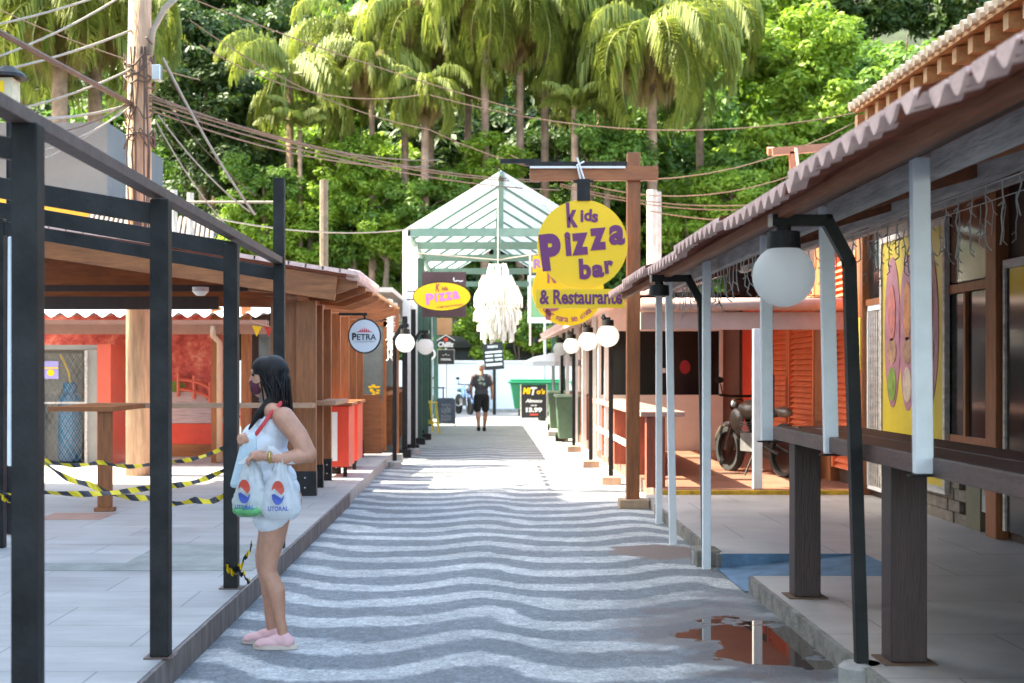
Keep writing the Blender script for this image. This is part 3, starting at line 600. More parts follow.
# ---------------------------------------------------------------- porch behind: partition, gable beam, posts
pb = thing('porch_front', (3.2, 17, .12), 'tan timber porch end with rounded gutter, beam and white posts', 'porch')
tan = mat('tan pink beam', (.42,.27,.235),.6,.12,3,.1)
G().box(1.85, 4.3, 16.9, 17.0, 2.03, 2.24).build('beam', tan, pb, bev=.004)
G().tube([(1.85,16.85,2.33),(4.3,16.85,2.33)], .075, 16).build('gutter', tan, pb, smooth=True)
G().add([(1.75,16.9,2.4),(4.3,16.9,2.4),(4.3,24.5,2.75),(1.75,24.5,2.75)], [(0,1,2,3)]).add([(1.75,16.9,2.44),(4.3,16.9,2.44),(4.3,24.5,2.79),(1.75,24.5,2.79)], [(0,1,2,3)]).build('ceiling', tan, pb)
G().box(3.12,3.22,16.5,16.6,.17,2.03).build('post', bwhite, pb, bev=.004)
G().box(1.97,2.03,19.8,19.86,.17,2.4).build('post', bwhite, pb)
G().box(1.9,1.97,22.6,22.67,.17,2.5).build('post', bwhite, pb)
pt = thing('glazed_partition', (3, 24.5, .17), 'cream partition with a wide dark window at the back of the porch', 'partition')
cream = mat('cream panel', (.82,.78,.74),.6,.06,3,.1)
G().box(1.95,4.1,24.5,24.6,.166,1.12).build('lower_panel', cream, pt); G().box(1.95,4.1,24.5,24.6,2.22,2.75).build('upper_panel', cream, pt)
G().box(4.04,4.1,24.49,24.6,1.12,2.22).box(1.95,2.0,24.49,24.6,1.12,2.22).build('frame', cream, pt)
G().box(2.0,4.04,24.54,24.57,1.12,2.22).build('window', glassdk, pt)
G().disc((3.45,1.6),.09,.12,24.525,24.535).build('round_sticker', mat('sticker red', (.3,.02,.04),.5), pt)
G().box(3.0,3.12,24.525,24.535,1.5,1.58).build('small_label', whitep, pt)
# mid-right bar counter
bc = thing('bar_counter', (2.1, 20, .165), 'red brown bar counter with pale top running back beyond the tall brown post', 'counter')
G().box(1.83,2.35,16.7,24.2,1.0,1.06).build('counter_top', mat('counter top', (.45,.25,.2),.5,.2), bc, bev=.006)
redw = mat('red brown boards', (.27,.07,.04),.5,.25,5,.2,scale=(4,4,.5))
for y in (16.72, 18.8, 20.9, 23.0): G().box(1.9,2.12,y,y+.18,.166,1.0).build('leg', redw, bc, bev=.004)
G().box(2.13,2.2,18.6,24.1,.166,1.0).build('back_board', redw, bc); G().box(1.84,1.92,18.2,24,.55,.6).build('foot_rail', whitep, bc)
# tall brown sign post
sp_ = thing('sign_post', (1.65, 15.9, 0), 'tall brown timber post with cross arm carrying the round pizza sign', 'sign post')
G().beam((1.655,15.95,.1),(1.665,15.95,3.98),.145,.145,up=(0,1,0)).build('post', wood, sp_, bev=.006)
G().box(1.5,1.83,15.8,16.1,0,.105).build('footing', mat('sandstone block', (.4,.27,.17),.85,.25,6,.3), sp_, bev=.01)
G().beam((.5,15.86,3.74),(1.93,15.86,3.74),.07,.16).build('arm', woodh, sp_, bev=.004)
G().box(.45,1.58,15.8,15.9,3.825,3.865).box(.17,.62,15.83,15.87,3.85,3.9).build('rail', black, sp_); G().box(.5,1.56,15.79,15.798,3.79,3.815).build('white_strip', whitep, sp_)
G().box(1.02,1.16,15.7,15.78,3.42,3.66).box(.98,1.2,15.72,15.78,3.62,3.65).build('clamp', black, sp_)
G().tube([(1.06,15.76,3.66),(1.02,15.75,3.82),(1.1,15.75,3.86)], .012,6).tube([(1.1,15.76,3.66),(1.02,15.74,3.9)],.012,6).build('tie', whitep, sp_)
# big round sign
def word(g, letters, y, m=None):   # each letter: char, cx, cz, height, rot
    for (c_, x, z, h, r_) in letters: g.text(c_, x, z, 1, .004, .035, rot=r_, height=h, h_only=True, xf=front(y))
Yr = 15.72
def px2(px, py, Y=Yr): q = P(px, py, Y); return q.x, q.z
rs = thing('round_pizza_sign', (1.08, Yr, 2.4), 'large round yellow hanging sign reading Kids Pizza bar in purple', 'sign')
cx, cz = px2(582.5, 244.5)
G().disc((cx, cz), .5, .495, Yr, Yr+.03).build('disc', yellow, rs); 
def letter(g, ch, px, py, hp, rot=0, Y=Yr, off=.005, bold=.035, sx=None):
    x, z = px2(px, py, Y); h = hp/F*Y
    g.text(ch, x, z, (sx/F*Y if sx else 1), .003, bold, rot=rot, height=h, h_only=(sx is None), xf=front(Y-off))
g = G()
letter(g,'k',572,215,25,.05,sx=11,bold=.045); letter(g,'i',582,216,12,0); letter(g,'d',588,215,12,-.05); letter(g,'s',595,218,9,-.05)
letter(g,'P',551,252,37,.12,bold=.06,sx=21); letter(g,'i',568,244,24,.08,bold=.06,sx=6); letter(g,'z',580,244,22,.08,bold=.06,sx=17); letter(g,'z',598,239,22,.08,bold=.06,sx=17); letter(g,'a',617,235,20,.0,bold=.04,sx=16)
letter(g,'b',585,269,21,.05,sx=12,bold=.05); letter(g,'a',598,271,13,.05,sx=12,bold=.05); letter(g,'r',609,267,13,.1,sx=9,bold=.05)
g.build('lettering', purple, rs)
bs_ = thing('banner_sign', (1.05, 15.6, 2.25), 'yellow strip sign reading & Restaurante under the round sign', 'sign')
x0, z1 = px2(536, 289, 15.6); x1, z0 = px2(625, 308, 15.6)
G().box(x0,x1,15.6,15.66,z0,z1).build('board', yellow, bs_, bev=.003)
g = G(); x, z = px2(581,297,15.6); g.text('& Restaurante', x, z, (x1-x0)*.93, .003, .03, height=.16, xf=front(15.595)); g.build('lettering', purple, bs_)
# second round sign behind
r2 = thing('round_pizza_sign', (1.1, 19.5, 2.2), 'second round yellow sign half hidden behind the strip sign', 'sign')
x, z = px2(568, 290, 19.5); G().disc((x,z), .49, .49, 19.5, 19.53).build('disc', yellow, r2)
g = G(); letter(g,'K',552,272,22,0,19.5,sx=9); letter(g,'P',553,309,22,0,19.5); 
msg = 'o lugar para se divertir'
for i, ch in enumerate(msg):
    a = -math.pi*.87+i*math.pi*.74/(len(msg)-1)
    if ch != ' ': g.text(ch, x+.41*math.cos(a), z+.41*math.sin(a), 1, .003, .01, rot=a+math.pi/2, height=.06, h_only=True, xf=front(19.495))
g.build('lettering', mat('sign red purple', (.4,.1,.12),.5), r2)
y3 = thing('small_yellow_sign', (.85, 20.5, 3), 'small yellow rectangular sign reading RE at the left of the round sign', 'sign')
x, z = px2(541,264,20.5); G().box(x-.12,x+.3,20.5,20.53,z-.12,z+.12).build('board', yellow, y3); g = G(); g.text('RE', x+.0, z, .2, .003, .03, xf=front(20.495)); g.build('lettering', mat('sign lilac', (.35,.2,.5),.5), y3)
G().box(x-.17,x-.14,20.5,20.53,1.9,z+.2).build('hanger', whitep, y3)
gs = thing('green_sign', (2.0, 49.5, 2.5), 'pale green and white rectangular sign on a grey post behind the yellow signs', 'sign')
x, z = px2(545,300,49.5); G().box(x-.6,x+.75,49.5,49.56,z-.8,z+.85).build('frame', whitep, gs); G().box(x-.5,x+.65,49.48,49.5,z-.6,z+.78).build('panel', mat('sign green', (.2,.34,.16),.5), gs)
G().tube([(x,49.6,0),(x,49.6,z)], .05).build('pole', silver, gs)
g = G(); g.text('24', x+.15, z-.2, .6, .003, .03, xf=front(49.475)); g.build('lettering', whitep, gs)
# oval sign + dark panel
ov = thing('oval_pizza_sign', (-.73, 24, 2.6), 'oval yellow sign with pink Kids Pizza lettering on the left', 'sign')
x, z = px2(442,296.5,24); G().disc((x,z), .48, .235, 24, 24.03).build('board', yellow, ov); G().disc((x,z), .495, .25, 24.005, 24.05).build('rim', black, ov)
g = G(); letter(g,'P',430,299,11,.1,24,sx=8); letter(g,'i',436,297.5,9,.1,24); letter(g,'z',442,297,8,.1,24,sx=7); letter(g,'z',449,296,8,.1,24,sx=7); letter(g,'a',456,295,8,.1,24,sx=6.5); g.build('pizza_lettering', pink, ov)
g = G(); letter(g,'K',438,287.5,8,-.1,24,sx=4,bold=.02); letter(g,'ids',445,288.5,4,0,24,bold=.02); x_2,z_2 = px2(450,306,24); g.text('o lugar para se divertir', x_2, z_2, .45, .002, .0, rot=.1, xf=front(23.995)); g.build('small_lettering', mat('sign maroon', (.3,.03,.08),.5), ov)
tag(G().beam((-1.32,24.03,2.74),(-.9,24.03,2.74),.02,.02).beam((-1.32,24.03,2.88),(-.9,24.03,2.88),.02,.02).build('sign_bracket', black), 'thin black double bracket holding the oval yellow sign', 'bracket')
pn = thing('maroon_banner', (-.75, 25, 2.4), 'dark maroon rectangular panel behind the oval yellow sign', 'panel')
a, b2 = px2(422,272,25); c3, d = px2(466,317,25); G().box(a,c3,25,25.05,d,b2).build('board', mat('maroon grey', (.07,.035,.04),.6,.4,2), pn)
g = G(); letter(g,'f',454,279.5,4,.3,25); letter(g,'~',459,281,2,0,25,sx=8); g.build('lettering', whitep, pn)
# Petra sign
pe = thing('round_beer_sign', (-1.4, 17, 1.95), 'round white hanging sign reading PETRA with red emblem and black rim', 'sign')
YP = 16.6; x, z = px2(364.5, 336, YP)
G().disc((x,z), .178, .19, YP, YP+.06).build('face', mat('sign white', (.7,.72,.78),.4,.03), pe); G().disc((x,z), .194, .206, YP+.008, YP+.055).build('rim', black, pe)
g = G(); g.text('PETRA', x, z-.012, .275, .003, .015, height=.07, xf=front(YP-.004)); g.text('P', x-.12, z-.006, .05, .004, .02, height=.085, xf=front(YP-.004)); g.build('lettering', mat('ink black', (.02,.02,.03),.5), pe)
g = G(); g.text('cerveja puro malte', x, z-.065, .24, .003, 0, height=.018, xf=front(YP-.004)); g.build('small_lettering', mat('pale ink', (.4,.4,.45),.5), pe)
g = G()
for i in range(-3, 4): g.prism([(x+i*.028-.014,z+.045),(x+i*.028+.014,z+.045),(x+i*.022,z+.1-.010*abs(i)*abs(i)*.5)], YP-.006, YP-.001)
g.build('emblem', mat('emblem red', (.6,.05,.08),.5), pe)
G().box(x-.3,x+.03,YP+.01,YP+.05,z+.24,z+.27).box(x-.012,x+.012,YP+.02,YP+.04,z+.2,z+.25).build('bracket', black, pe)

# ---------------------------------------------------------------- pavilion over the street
pv = thing('pavilion', (0.3, 36, 0), 'green framed gabled pavilion with white translucent corrugated roof over the street', 'pavilion')
tr = mat('translucent roof sheet', (.36,.42,.46),.4,.35,2,trans=.4,scale=(.4,5,.4))
XL, XR, XC = -1.52, 2.15, .32
for s_, xa in ((-1, XL), (1, XR)):
    sh = G()
    N = 17*8
    for i in range(N+1):
        y = 28+17*i/N; w = .03*math.cos(2*math.pi*y/.5); sh.v += [(xa+s_*.1, y, 4.3+w-.03), (XC, y, 5.45+w)]
    sh.f = [(i*2, i*2+2, i*2+3, i*2+1) for i in range(N)]; sh.build('roof_sheet', tr, pv)
for y in (28, 31, 34.4, 39, 44.8): G().box(XL, XR, y-.04, y+.04, 4.18, 4.34).build('tie_beam', greenb, pv)
for y in (28.5, 34.4, 44.8): 
    G().box(XC-.05, XC+.05, y-.05, y+.05, 4.34, 5.4).build('king_post', greenb, pv)
for y in (29.5,31.5,33.5,36,38.5,41,43.5):
    for xa in (XL, XR): G().beam((xa, y, 4.24), (XC, y, 5.38), .05, .05).build('rafter', greenb, pv)
G().box(XC-.04, XC+.04, 28, 45, 5.38, 5.46).build('ridge', greenb, pv)
for xa in (XL, XR): G().beam((xa, 28, 4.28), (xa, 45, 4.28), .08, .1).build('eave_beam', greenb, pv)
for y in (28.03, 31, 34.4, 39, 44.8):
    G().box(XL-.1,XL+.05,y-.07,y+.07,0,4.3).build('post', whitep if y < 33 else greenp, pv); G().box(XR-.05,XR+.05,y-.05,y+.05,0,4.3).build('post', greenp, pv)
# chandelier
ch = thing('tassel_chandelier', (.3, 26.5, 2.0), 'tiered chandelier of white hanging tassels in the middle of the street', 'chandelier')
g = G(); Yc = 26.5; X0 = .24
for (zt, r_, n_, L) in ((3.5,.2,18,.3),(3.28,.33,28,.28),(3.08,.42,38,.34),(2.98,.3,26,.3),(2.72,.40,38,.3),(2.5,.34,30,.26),(2.4,.3,26,.32),(3.3,.12,12,.5),(2.8,.14,12,.7)):
    for i in range(n_):
        a = 2*math.pi*i/n_+random.uniform(-.08,.08); rr_ = r_*random.uniform(.85,1.08); p0 = (X0+rr_*.8*math.cos(a), Yc+rr_*.8*math.sin(a), zt+random.uniform(-.05,.05))
        l_ = L*random.uniform(.7,1.15); g.tube([p0, (X0+rr_*math.cos(a), Yc+rr_*math.sin(a), zt-l_*.5), (X0+rr_*1.02*math.cos(a), Yc+rr_*1.02*math.sin(a), zt-l_)], [.014,.026,.02], 5)
g.build('tassels', mat('white tassel', (.86,.86,.8),.8,.05,trans=.4), ch)
g = G()
for (zt, r_) in ((3.5,.16),(3.28,.26),(3.08,.34),(2.72,.32),(2.5,.27)):
    g.tube([(X0+r_*math.cos(2*math.pi*i/24), Yc+r_*math.sin(2*math.pi*i/24), zt) for i in range(25)], .012, 5)
g.tube([(X0,Yc,2.4),(X0,Yc,4.9)], .008, 5); g.build('hoop', whitep, ch)
tag(G().tube([(-1.55,26.5,3.75),(X0,26.5,3.6),(2.2,26.5,3.9)], .012, 5).build('cable', cablew), 'pale wire across the street holding the tassel chandelier', 'cable')

# ---------------------------------------------------------------- right far structures
fr = thing('tiled_roof_building', (4, 33, 0), 'low building with pinkish clay tile roof and white posts on the far right', 'building')
G().add([(1.55,20.2,2.42),(1.55,41,2.42),(5,41,3.6),(5,20.2,3.6),(1.55,20.2,2.36),(1.55,41,2.36),(5,41,3.54),(5,20.2,3.54)], [(0,3,2,1),(4,5,6,7),(0,1,5,4),(1,2,6,5),(2,3,7,6),(3,0,4,7)]).build('eave_roof', tilerim, fr)
ct = G()
for i in range(60): y = 24.7+i*.27; ct.tube([(1.6, y, 2.5), (5, y, 3.66)], .09, 6)
ct.build('tiles', tilerim, fr)
G().box(2.6,6,24.7,41,0,2.9).build('wall', mat('faded pink render', (.5,.34,.3),.8,.15,2,.2), fr)
for y in (25, 27.5, 30, 33, 36): G().box(1.88,1.96,y,y+.08,0,2.5).build('post', whitep, fr)
for y in (25.3,28,31,34): G().box(2.0,2.4,y,y+2,.17,1.0).build('low_front', redw, fr)
up = thing('upper_roof', (5, 9.5, 4), 'upper roof with orange timber soffit and pale tile edge at top right', 'roof')
sof = G().add([(3.55,5,4.02),(3.55,13.7,4.02),(8,13.7,4.9),(8,5,4.9),(3.55,5,4.07),(3.55,13.7,4.07),(8,13.7,4.95),(8,5,4.95)], [(0,3,2,1),(4,5,6,7),(0,1,5,4),(1,2,6,5),(2,3,7,6),(3,0,4,7)]); sof.build('soffit', woodlt, up)
ue = G()
for i in range(52): ue.tube([(3.5, 5+i*.17, 4.075), (3.75, 5+i*.17, 4.13)], .045, 8)
ue.build('edge_tile', creamm, up)
for i in range(25): G().box(3.60, 3.9, 5.1+i*.36, 5.2+i*.36, 3.9, 4.02).build('rafter_tail', woodlt, up)
G().box(3.9,4.0,5,13.6,3.55,4.1).build('side_board', woodlt, up)
G().box(4.35,8,4,13.6,3.35,4.1).build('upper_wall', mat('ochre upper wall', (.45,.25,.12),.8), up)
tag(G().box(3.1,4.0,11.3,11.5,3.36,3.44).build('ridge_cap', creamm, bev=.01), 'short cream ridge tile where the porch roof meets the upper wall', 'ridge tile')
tag(G().box(2.6,3.7,8.0,8.2,3.05,3.13).build('ridge_cap', whitep, bev=.01), 'short white flashing piece at the right picture edge above the tiles', 'flashing')
tf = thing('timber_frame', (4.1, 19, 2.6), 'bare reddish timber roof frame above the clay tiles', 'timber frame')
rt = mat('reddish timber', (.4,.17,.1),.6,.2)
G().beam(P(772,152,19), P(868,144,19), .1,.1).build('beam', rt, tf); G().beam(P(793,152,19), P(795,200,19), .1,.1).build('upright', rt, tf); G().tube([P(796,148,18.9), P(800,180,18.9)], .02,6).build('rope', creamm, tf)
G().beam(P(772,152,19), P(770,150,24), .1,.1).build('beam', rt, tf)

# ---------------------------------------------------------------- street end: wall, bins, signs
wl = thing('boundary_wall', (0, 52.5, 0), 'long white rendered boundary wall closing the street', 'wall')
G().box(-12, 14, 52.3, 52.6, 0, 1.82).build('wall_body', whitewall, wl); G().box(-12.05, 14.05, 52.24, 52.66, 1.822, 1.9).build('coping', whitep, wl); G().box(-12,14,52.27,52.3,0,.12).build('plinth', concrete, wl)
for x in (-8,-4,0,4,8,12): G().box(x-.15,x+.15,52.2,52.29,.0,1.82).build('pilaster', whitewall, wl)
dbm = mat('dark grey shed', (.1,.1,.09),.8,.3,1)
sh = thing('shed', (1, 56, 0), 'dark grey shed roofline behind the white wall', 'shed'); G().box(-3.5,5.5,54.5,57.5,0,2.5).build('wall', dbm, sh); G().add([(-3.8,54.2,2.4),(5.8,54.2,2.4),(5.8,56,3.6),(-3.8,56,3.6),(-3.8,57.8,2.4),(5.8,57.8,2.4)], [(0,1,2,3),(3,2,5,4)]).build('roof', dbm, sh)
gc_ = thing('dumpster', (1.9, 48, 0), 'large bright green plastic dumpster against the white wall', 'dumpster')
gb = mat('bright green plastic', (.015,.2,.09),.4,.15,3,.1)
X0_, X1_, Y0_ = .85, 2.75, 47.5
G().add([(X0_+.15,Y0_+.1,.25),(X1_-.15,Y0_+.1,.25),(X1_-.15,Y0_+1,.25),(X0_+.15,Y0_+1,.25),(X0_,Y0_,1.1),(X1_,Y0_,1.1),(X1_,Y0_+1.1,1.1),(X0_,Y0_+1.1,1.1)], [(0,3,2,1),(4,5,6,7),(0,1,5,4),(1,2,6,5),(2,3,7,6),(3,0,4,7)]).build('body', gb, gc_, bev=.03)
G().box(X0_-.08,X1_+.08,Y0_-.08,Y0_+1.15,1.1,1.17).box(X0_,X1_,Y0_+.05,Y0_+1.1,1.171,1.24).build('lid', gb, gc_, bev=.03)
g = G()
for i in range(5): g.box(X0_+.3+i*.35,X0_+.35+i*.35,Y0_-.03,Y0_+.08,.4,1.05)
g.build('rib', gb, gc_)
for x in (X0_+.3,X1_-.3): G().lathe([(.11,-.03),(.11,.03)], (x,Y0_+.2,.13), 16, 'x').build('wheel', rubber, gc_)
gc2 = copy_tree(gc_, loc=(4.0,48.3,0)); gc2['label'] = 'second green dumpster mostly hidden behind the grey green bins'
gc_['group'] = gc2['group'] = 'green dumpsters by the wall'
def wbin(x, y, lab, h=1.05, w=.3):
    t = thing('wheelie_bin', (x, y, 0), lab, 'bin', 'grey green wheelie bins'); m_ = mat('grey green plastic', (.09,.15,.09),.5,.2,4)
    G().add([(x-w+.06,y-.2,.08),(x+w-.06,y-.2,.08),(x+w-.06,y+.25,.08),(x-w+.06,y+.25,.08),(x-w,y-.3,h-.08),(x+w,y-.3,h-.08),(x+w,y+.3,h-.08),(x-w,y+.3,h-.08)], [(0,3,2,1),(4,5,6,7),(0,1,5,4),(1,2,6,5),(2,3,7,6),(3,0,4,7)]).build('body', m_, t, bev=.02)
    l_ = G().box(x-w-.03,x+w+.03,y-.34,y+.34,h-.08,h-.02).build('lid', mat('lid paled for top light', (.3,.4,.3),.5), t, bev=.02); G().tube([(x-w,y+.38,h-.06),(x+w,y+.38,h-.06)], .02).build('handle', m_, l_)  # lid coloured paler than the body to stand in for light from above
    for s_ in (-1,1): G().lathe([(.1,-.025),(.1,.025)], (x+s_*(w-.03),y+.22,.1), 16, 'x').build('wheel', rubber, t)
wbin(1.88, 35.8, 'grey green wheelie bin behind, next to the menu board'); wbin(1.82, 30.6, 'nearer grey green wheelie bin beside the farthest lamps')
tag(G().box(1.45,1.75,33,33.4,0,.13).build('paving_block', concrete, bev=.02), 'loose pale block on the ground by the bins', 'block')
# A-frame board
ab = thing('menu_board', (1.42, 42.3, 0), 'black A-frame menu board with yellow heading and price 13.99', 'menu board')
ya = 42.3
def tilt(y0, z0=0): return lambda u, v, w: (u, y0+(v-z0)*.16-w, v)
a, zt = px2(521,385,ya); b_, zb = px2(547,419,ya)
G().add([(a,ya,.12),(b_,ya,.12),(b_,ya+.16,zt),(a,ya+.16,zt),(a,ya+.03,.12),(b_,ya+.03,.12),(b_,ya+.19,zt),(a,ya+.19,zt)], [(0,1,2,3),(4,7,6,5),(0,4,5,1),(1,5,6,2),(2,6,7,3),(3,7,4,0)]).build('panel', mat('board black', (.02,.02,.022),.5), ab)
G().beam((a,ya-.01,0),(a,ya+.16,zt+.02),.03,.03).beam((b_,ya-.01,0),(b_,ya+.16,zt+.02),.03,.03).beam((a,ya+.5,0),(a,ya+.18,zt),.03,.03).beam((b_,ya+.5,0),(b_,ya+.18,zt),.03,.03).build('frame', wgrey, ab)
cxx = (a+b_)/2
g = G(); g.text('Mi', cxx-.21, .93, .24, .003, .05, height=.2, shear=.2, xf=tilt(ya-.01,.1)); g.text("o's", cxx+.21, .91, .26, .003, .05, height=.16, shear=.2, xf=tilt(ya-.01,.1)); g.build('heading', yellow, ab)
g = G(); g.text('T', cxx+.0, .92, .2, .003, .05, height=.24, shear=.2, xf=tilt(ya-.012,.1)); g.text('Almoço', cxx, .62, .5, .003, .04, height=.13, shear=.2, xf=tilt(ya-.01,.1)); g.text('13.99', cxx, .36, .48, .003, .06, height=.14, xf=tilt(ya-.01,.1)); g.text('desde', cxx, .5, .18, .003, .02, xf=tilt(ya-.01,.1)); g.build('lettering', whitep, ab)
G().add([(cxx-.12,ya-.006+.012,.2),(cxx+.12,ya-.006+.012,.2),(cxx+.12,ya+.003,.25),(cxx-.12,ya+.003,.25)], [(0,1,2,3)]).build('red_mark', redp, ab)
tag(G().lathe([(.13,0),(.2,.25),(.2,.28),(.16,.28)], (1.75,43.2,.01), 20).build('plant_pot', black), 'small black pot on the ground behind the menu board', 'pot')
# pole signs
ps = thing('stacked_sign_pole', (-1.1, 41, 0), 'thin pole with stacked black house-shaped and square signs', 'sign')
Yq = 41; x, _ = px2(446,400,Yq)
G().tube([(x,Yq+.03,0),(x,Yq+.03,2.2)], .03).build('pole', silver, ps)
a, b_ = px2(438,364,Yq); c3, d = px2(454,350,Yq); G().box(a,c3,Yq-.02,Yq,b_,d).build('square_board', MATS['board black'], ps); G().box(a-.015,c3+.015,Yq-.01,Yq+.01,b_-.015,d+.015).build('square_frame', wgrey, ps)
g = G(); g.text('ORIGINAL', (a+c3)/2, b_+.13, .3, .003, .03, height=.06, xf=front(Yq-.025)); g.text('~ * ~', (a+c3)/2, b_+.27, .2, .003, .02, xf=front(Yq-.025)); g.build('square_lettering', whitep, ps)
hx = (a+c3)/2; hz = px2(446,342,Yq)[1]
G().prism([(hx-.24,hz-.17),(hx+.24,hz-.17),(hx+.26,hz+.03),(hx,hz+.2),(hx-.26,hz+.03)], Yq-.02, Yq+.0).build('house_board', MATS['board black'], ps)
g = G(); g.text('Chilliz', hx, hz-.07, .46, .003, .04, shear=.2, height=.15, xf=front(Yq-.025)); g.beam((hx-.26,Yq-.025,hz+.04),(hx,Yq-.025,hz+.2),.004,.02).beam((hx+.26,Yq-.025,hz+.04),(hx,Yq-.025,hz+.2),.004,.02); g.build('house_lettering', whitep, ps)
G().disc((hx,hz+.07),.06,.05,Yq-.027,Yq-.02).build('pepper_emblem', redp, ps)
rsn = thing('round_black_sign', (-1.7, 42, 1.9), 'round black and white sign beside the left globes', 'sign'); x, z = px2(429,354,42); G().disc((x,z),.2,.2,42,42.03).build('face', whitep, rsn); G().disc((x,z),.14,.13,41.99,42.0).build('emblem', MATS['board black'], rsn)
G().tube([(x,42.05,0),(x,42.05,z)],.025).build('pole', black, rsn)
bb = thing('hanging_board', (-1.1, 38, 2.4), 'plain tan board hanging above the stacked signs', 'board'); a, b_ = px2(437,335,38); c3, d = px2(452,318,38); G().box(a,c3,38,38.03,b_,d).build('board', mat('tan board', (.5,.27,.13),.6), bb); G().tube([(a+.05,38,d),(a+.05,38,4.2)],.006,4).tube([(c3-.05,38,d),(c3-.05,38,4.2)],.006,4).build('cord', cablem, bb)
lp = thing('list_sign', (.25, 49, 0), 'black list sign with white lines tilted on a dark pole', 'sign'); Yl = 49
x, z = px2(493.5,356,Yl); bx, bz_ = .34, .47
rt_ = lambda u, v: (x+u*math.cos(.08)-v*math.sin(.08), z+u*math.sin(.08)+v*math.cos(.08))
G().prism([rt_(-bx,-bz_),rt_(bx,-bz_),rt_(bx,bz_),rt_(-bx,bz_)], Yl-.03, Yl).build('board', MATS['board black'], lp)
g = G()
for (u0,u1,v0,v1) in ((-.28,.3,.1,.17),(-.28,-.02,-.03,.04),(.04,.29,-.03,.04),(-.28,-.02,-.17,-.1),(.04,.29,-.17,-.1),(-.28,.28,-.34,-.25)): g.prism([rt_(u0,v0),rt_(u1,v0),rt_(u1,v1),rt_(u0,v1)], Yl-.036, Yl-.03)
g.text('menu', x-.03, z+.32, .35, .003, .04, rot=.08, xf=front(Yl-.036)); g.build('print', whitep, lp); G().tube([(x+.03,Yl+.03,0),(x+.03,Yl+.03,1.75)], .06).build('pole', black, lp)
cb = thing('chalkboard', (-1.15, 39.5, 0), 'grey blue chalkboard standing by the yellow stool', 'chalkboard'); a, zt = px2(437,398,39.5); b_, _ = px2(455,398,39.5)
G().prism([(a,.05),(b_,.05),(b_,zt-.05),(b_-.05,zt),(a+.05,zt),(a,zt-.05)], 39.5, 39.54).build('slate', mat('slate', (.1,.13,.18),.6,.3,5), cb); G().beam((a,39.52,0),(a,39.55,zt-.05),.03,.03).beam((b_,39.52,0),(b_,39.55,zt-.05),.03,.03).beam((a,39.9,0),(a,39.56,zt-.1),.02,.02).beam((b_,39.9,0),(b_,39.56,zt-.1),.02,.02).build('frame', wgrey, cb)
g = G()
for i in range(5): g.text(('suco','cafe','agua','bolo','pastel')[i], (a+b_)/2, .58-.1*i, .26, .002, 0, xf=front(39.497))
g.build('chalk_writing', mat('chalk', (.4,.42,.45),.8), cb)
def stool(x, y, lab):
    t = thing('bar_stool', (x, y, 0), lab, 'stool', 'yellow metal stools'); ym = mat('yellow painted steel', (.75,.56,.02),.4,.1)
    G().box(x-.16,x+.16,y-.16,y+.16,.74,.77).build('seat', ym, t, bev=.01)
    for sx in (-1,1):
        for sy in (-1,1): G().beam((x+sx*.21,y+sy*.21,0),(x+sx*.13,y+sy*.13,.74),.035,.035).build('leg', ym, t)
    G().box(x-.19,x+.19,y-.2,y-.18,.25,.28).box(x-.19,x+.19,y+.18,y+.2,.25,.28).box(x-.19,x-.17,y-.18,y+.18,.25,.28).box(x+.17,x+.19,y-.18,y+.18,.25,.28).build('foot_ring', ym, t)
stool(-1.32, 34.6, 'yellow metal bar stool in front of the chalkboard'); stool(-1.52, 36.0, 'yellow metal bar stool half hidden behind the nearer one')
ht = thing('high_table', (-1.9, 46, 0), 'small dark high table by the white wall', 'table'); G().box(-2.0,-1.3,46,46.5,.95,.99).build('top', black, ht)
for x in (-1.95,-1.37): 
    for y in (46.03,46.45): G().box(x,x+.03,y-.015,y+.015,0,.95).build('leg', black, ht)
um = thing('parasol', (1.55, 38.5, 0), 'white market parasol in front of the wall by the right lamps', 'parasol')
G().lathe([(.78,1.66),(.8,1.78),(.55,1.9),(.1,2.0),(0,2.02)], (1.85,38.5,0), 8).build('canopy', cloth, um); G().tube([(1.85,38.5,0),(1.85,38.5,2.0)],.025).build('pole', silver, um)

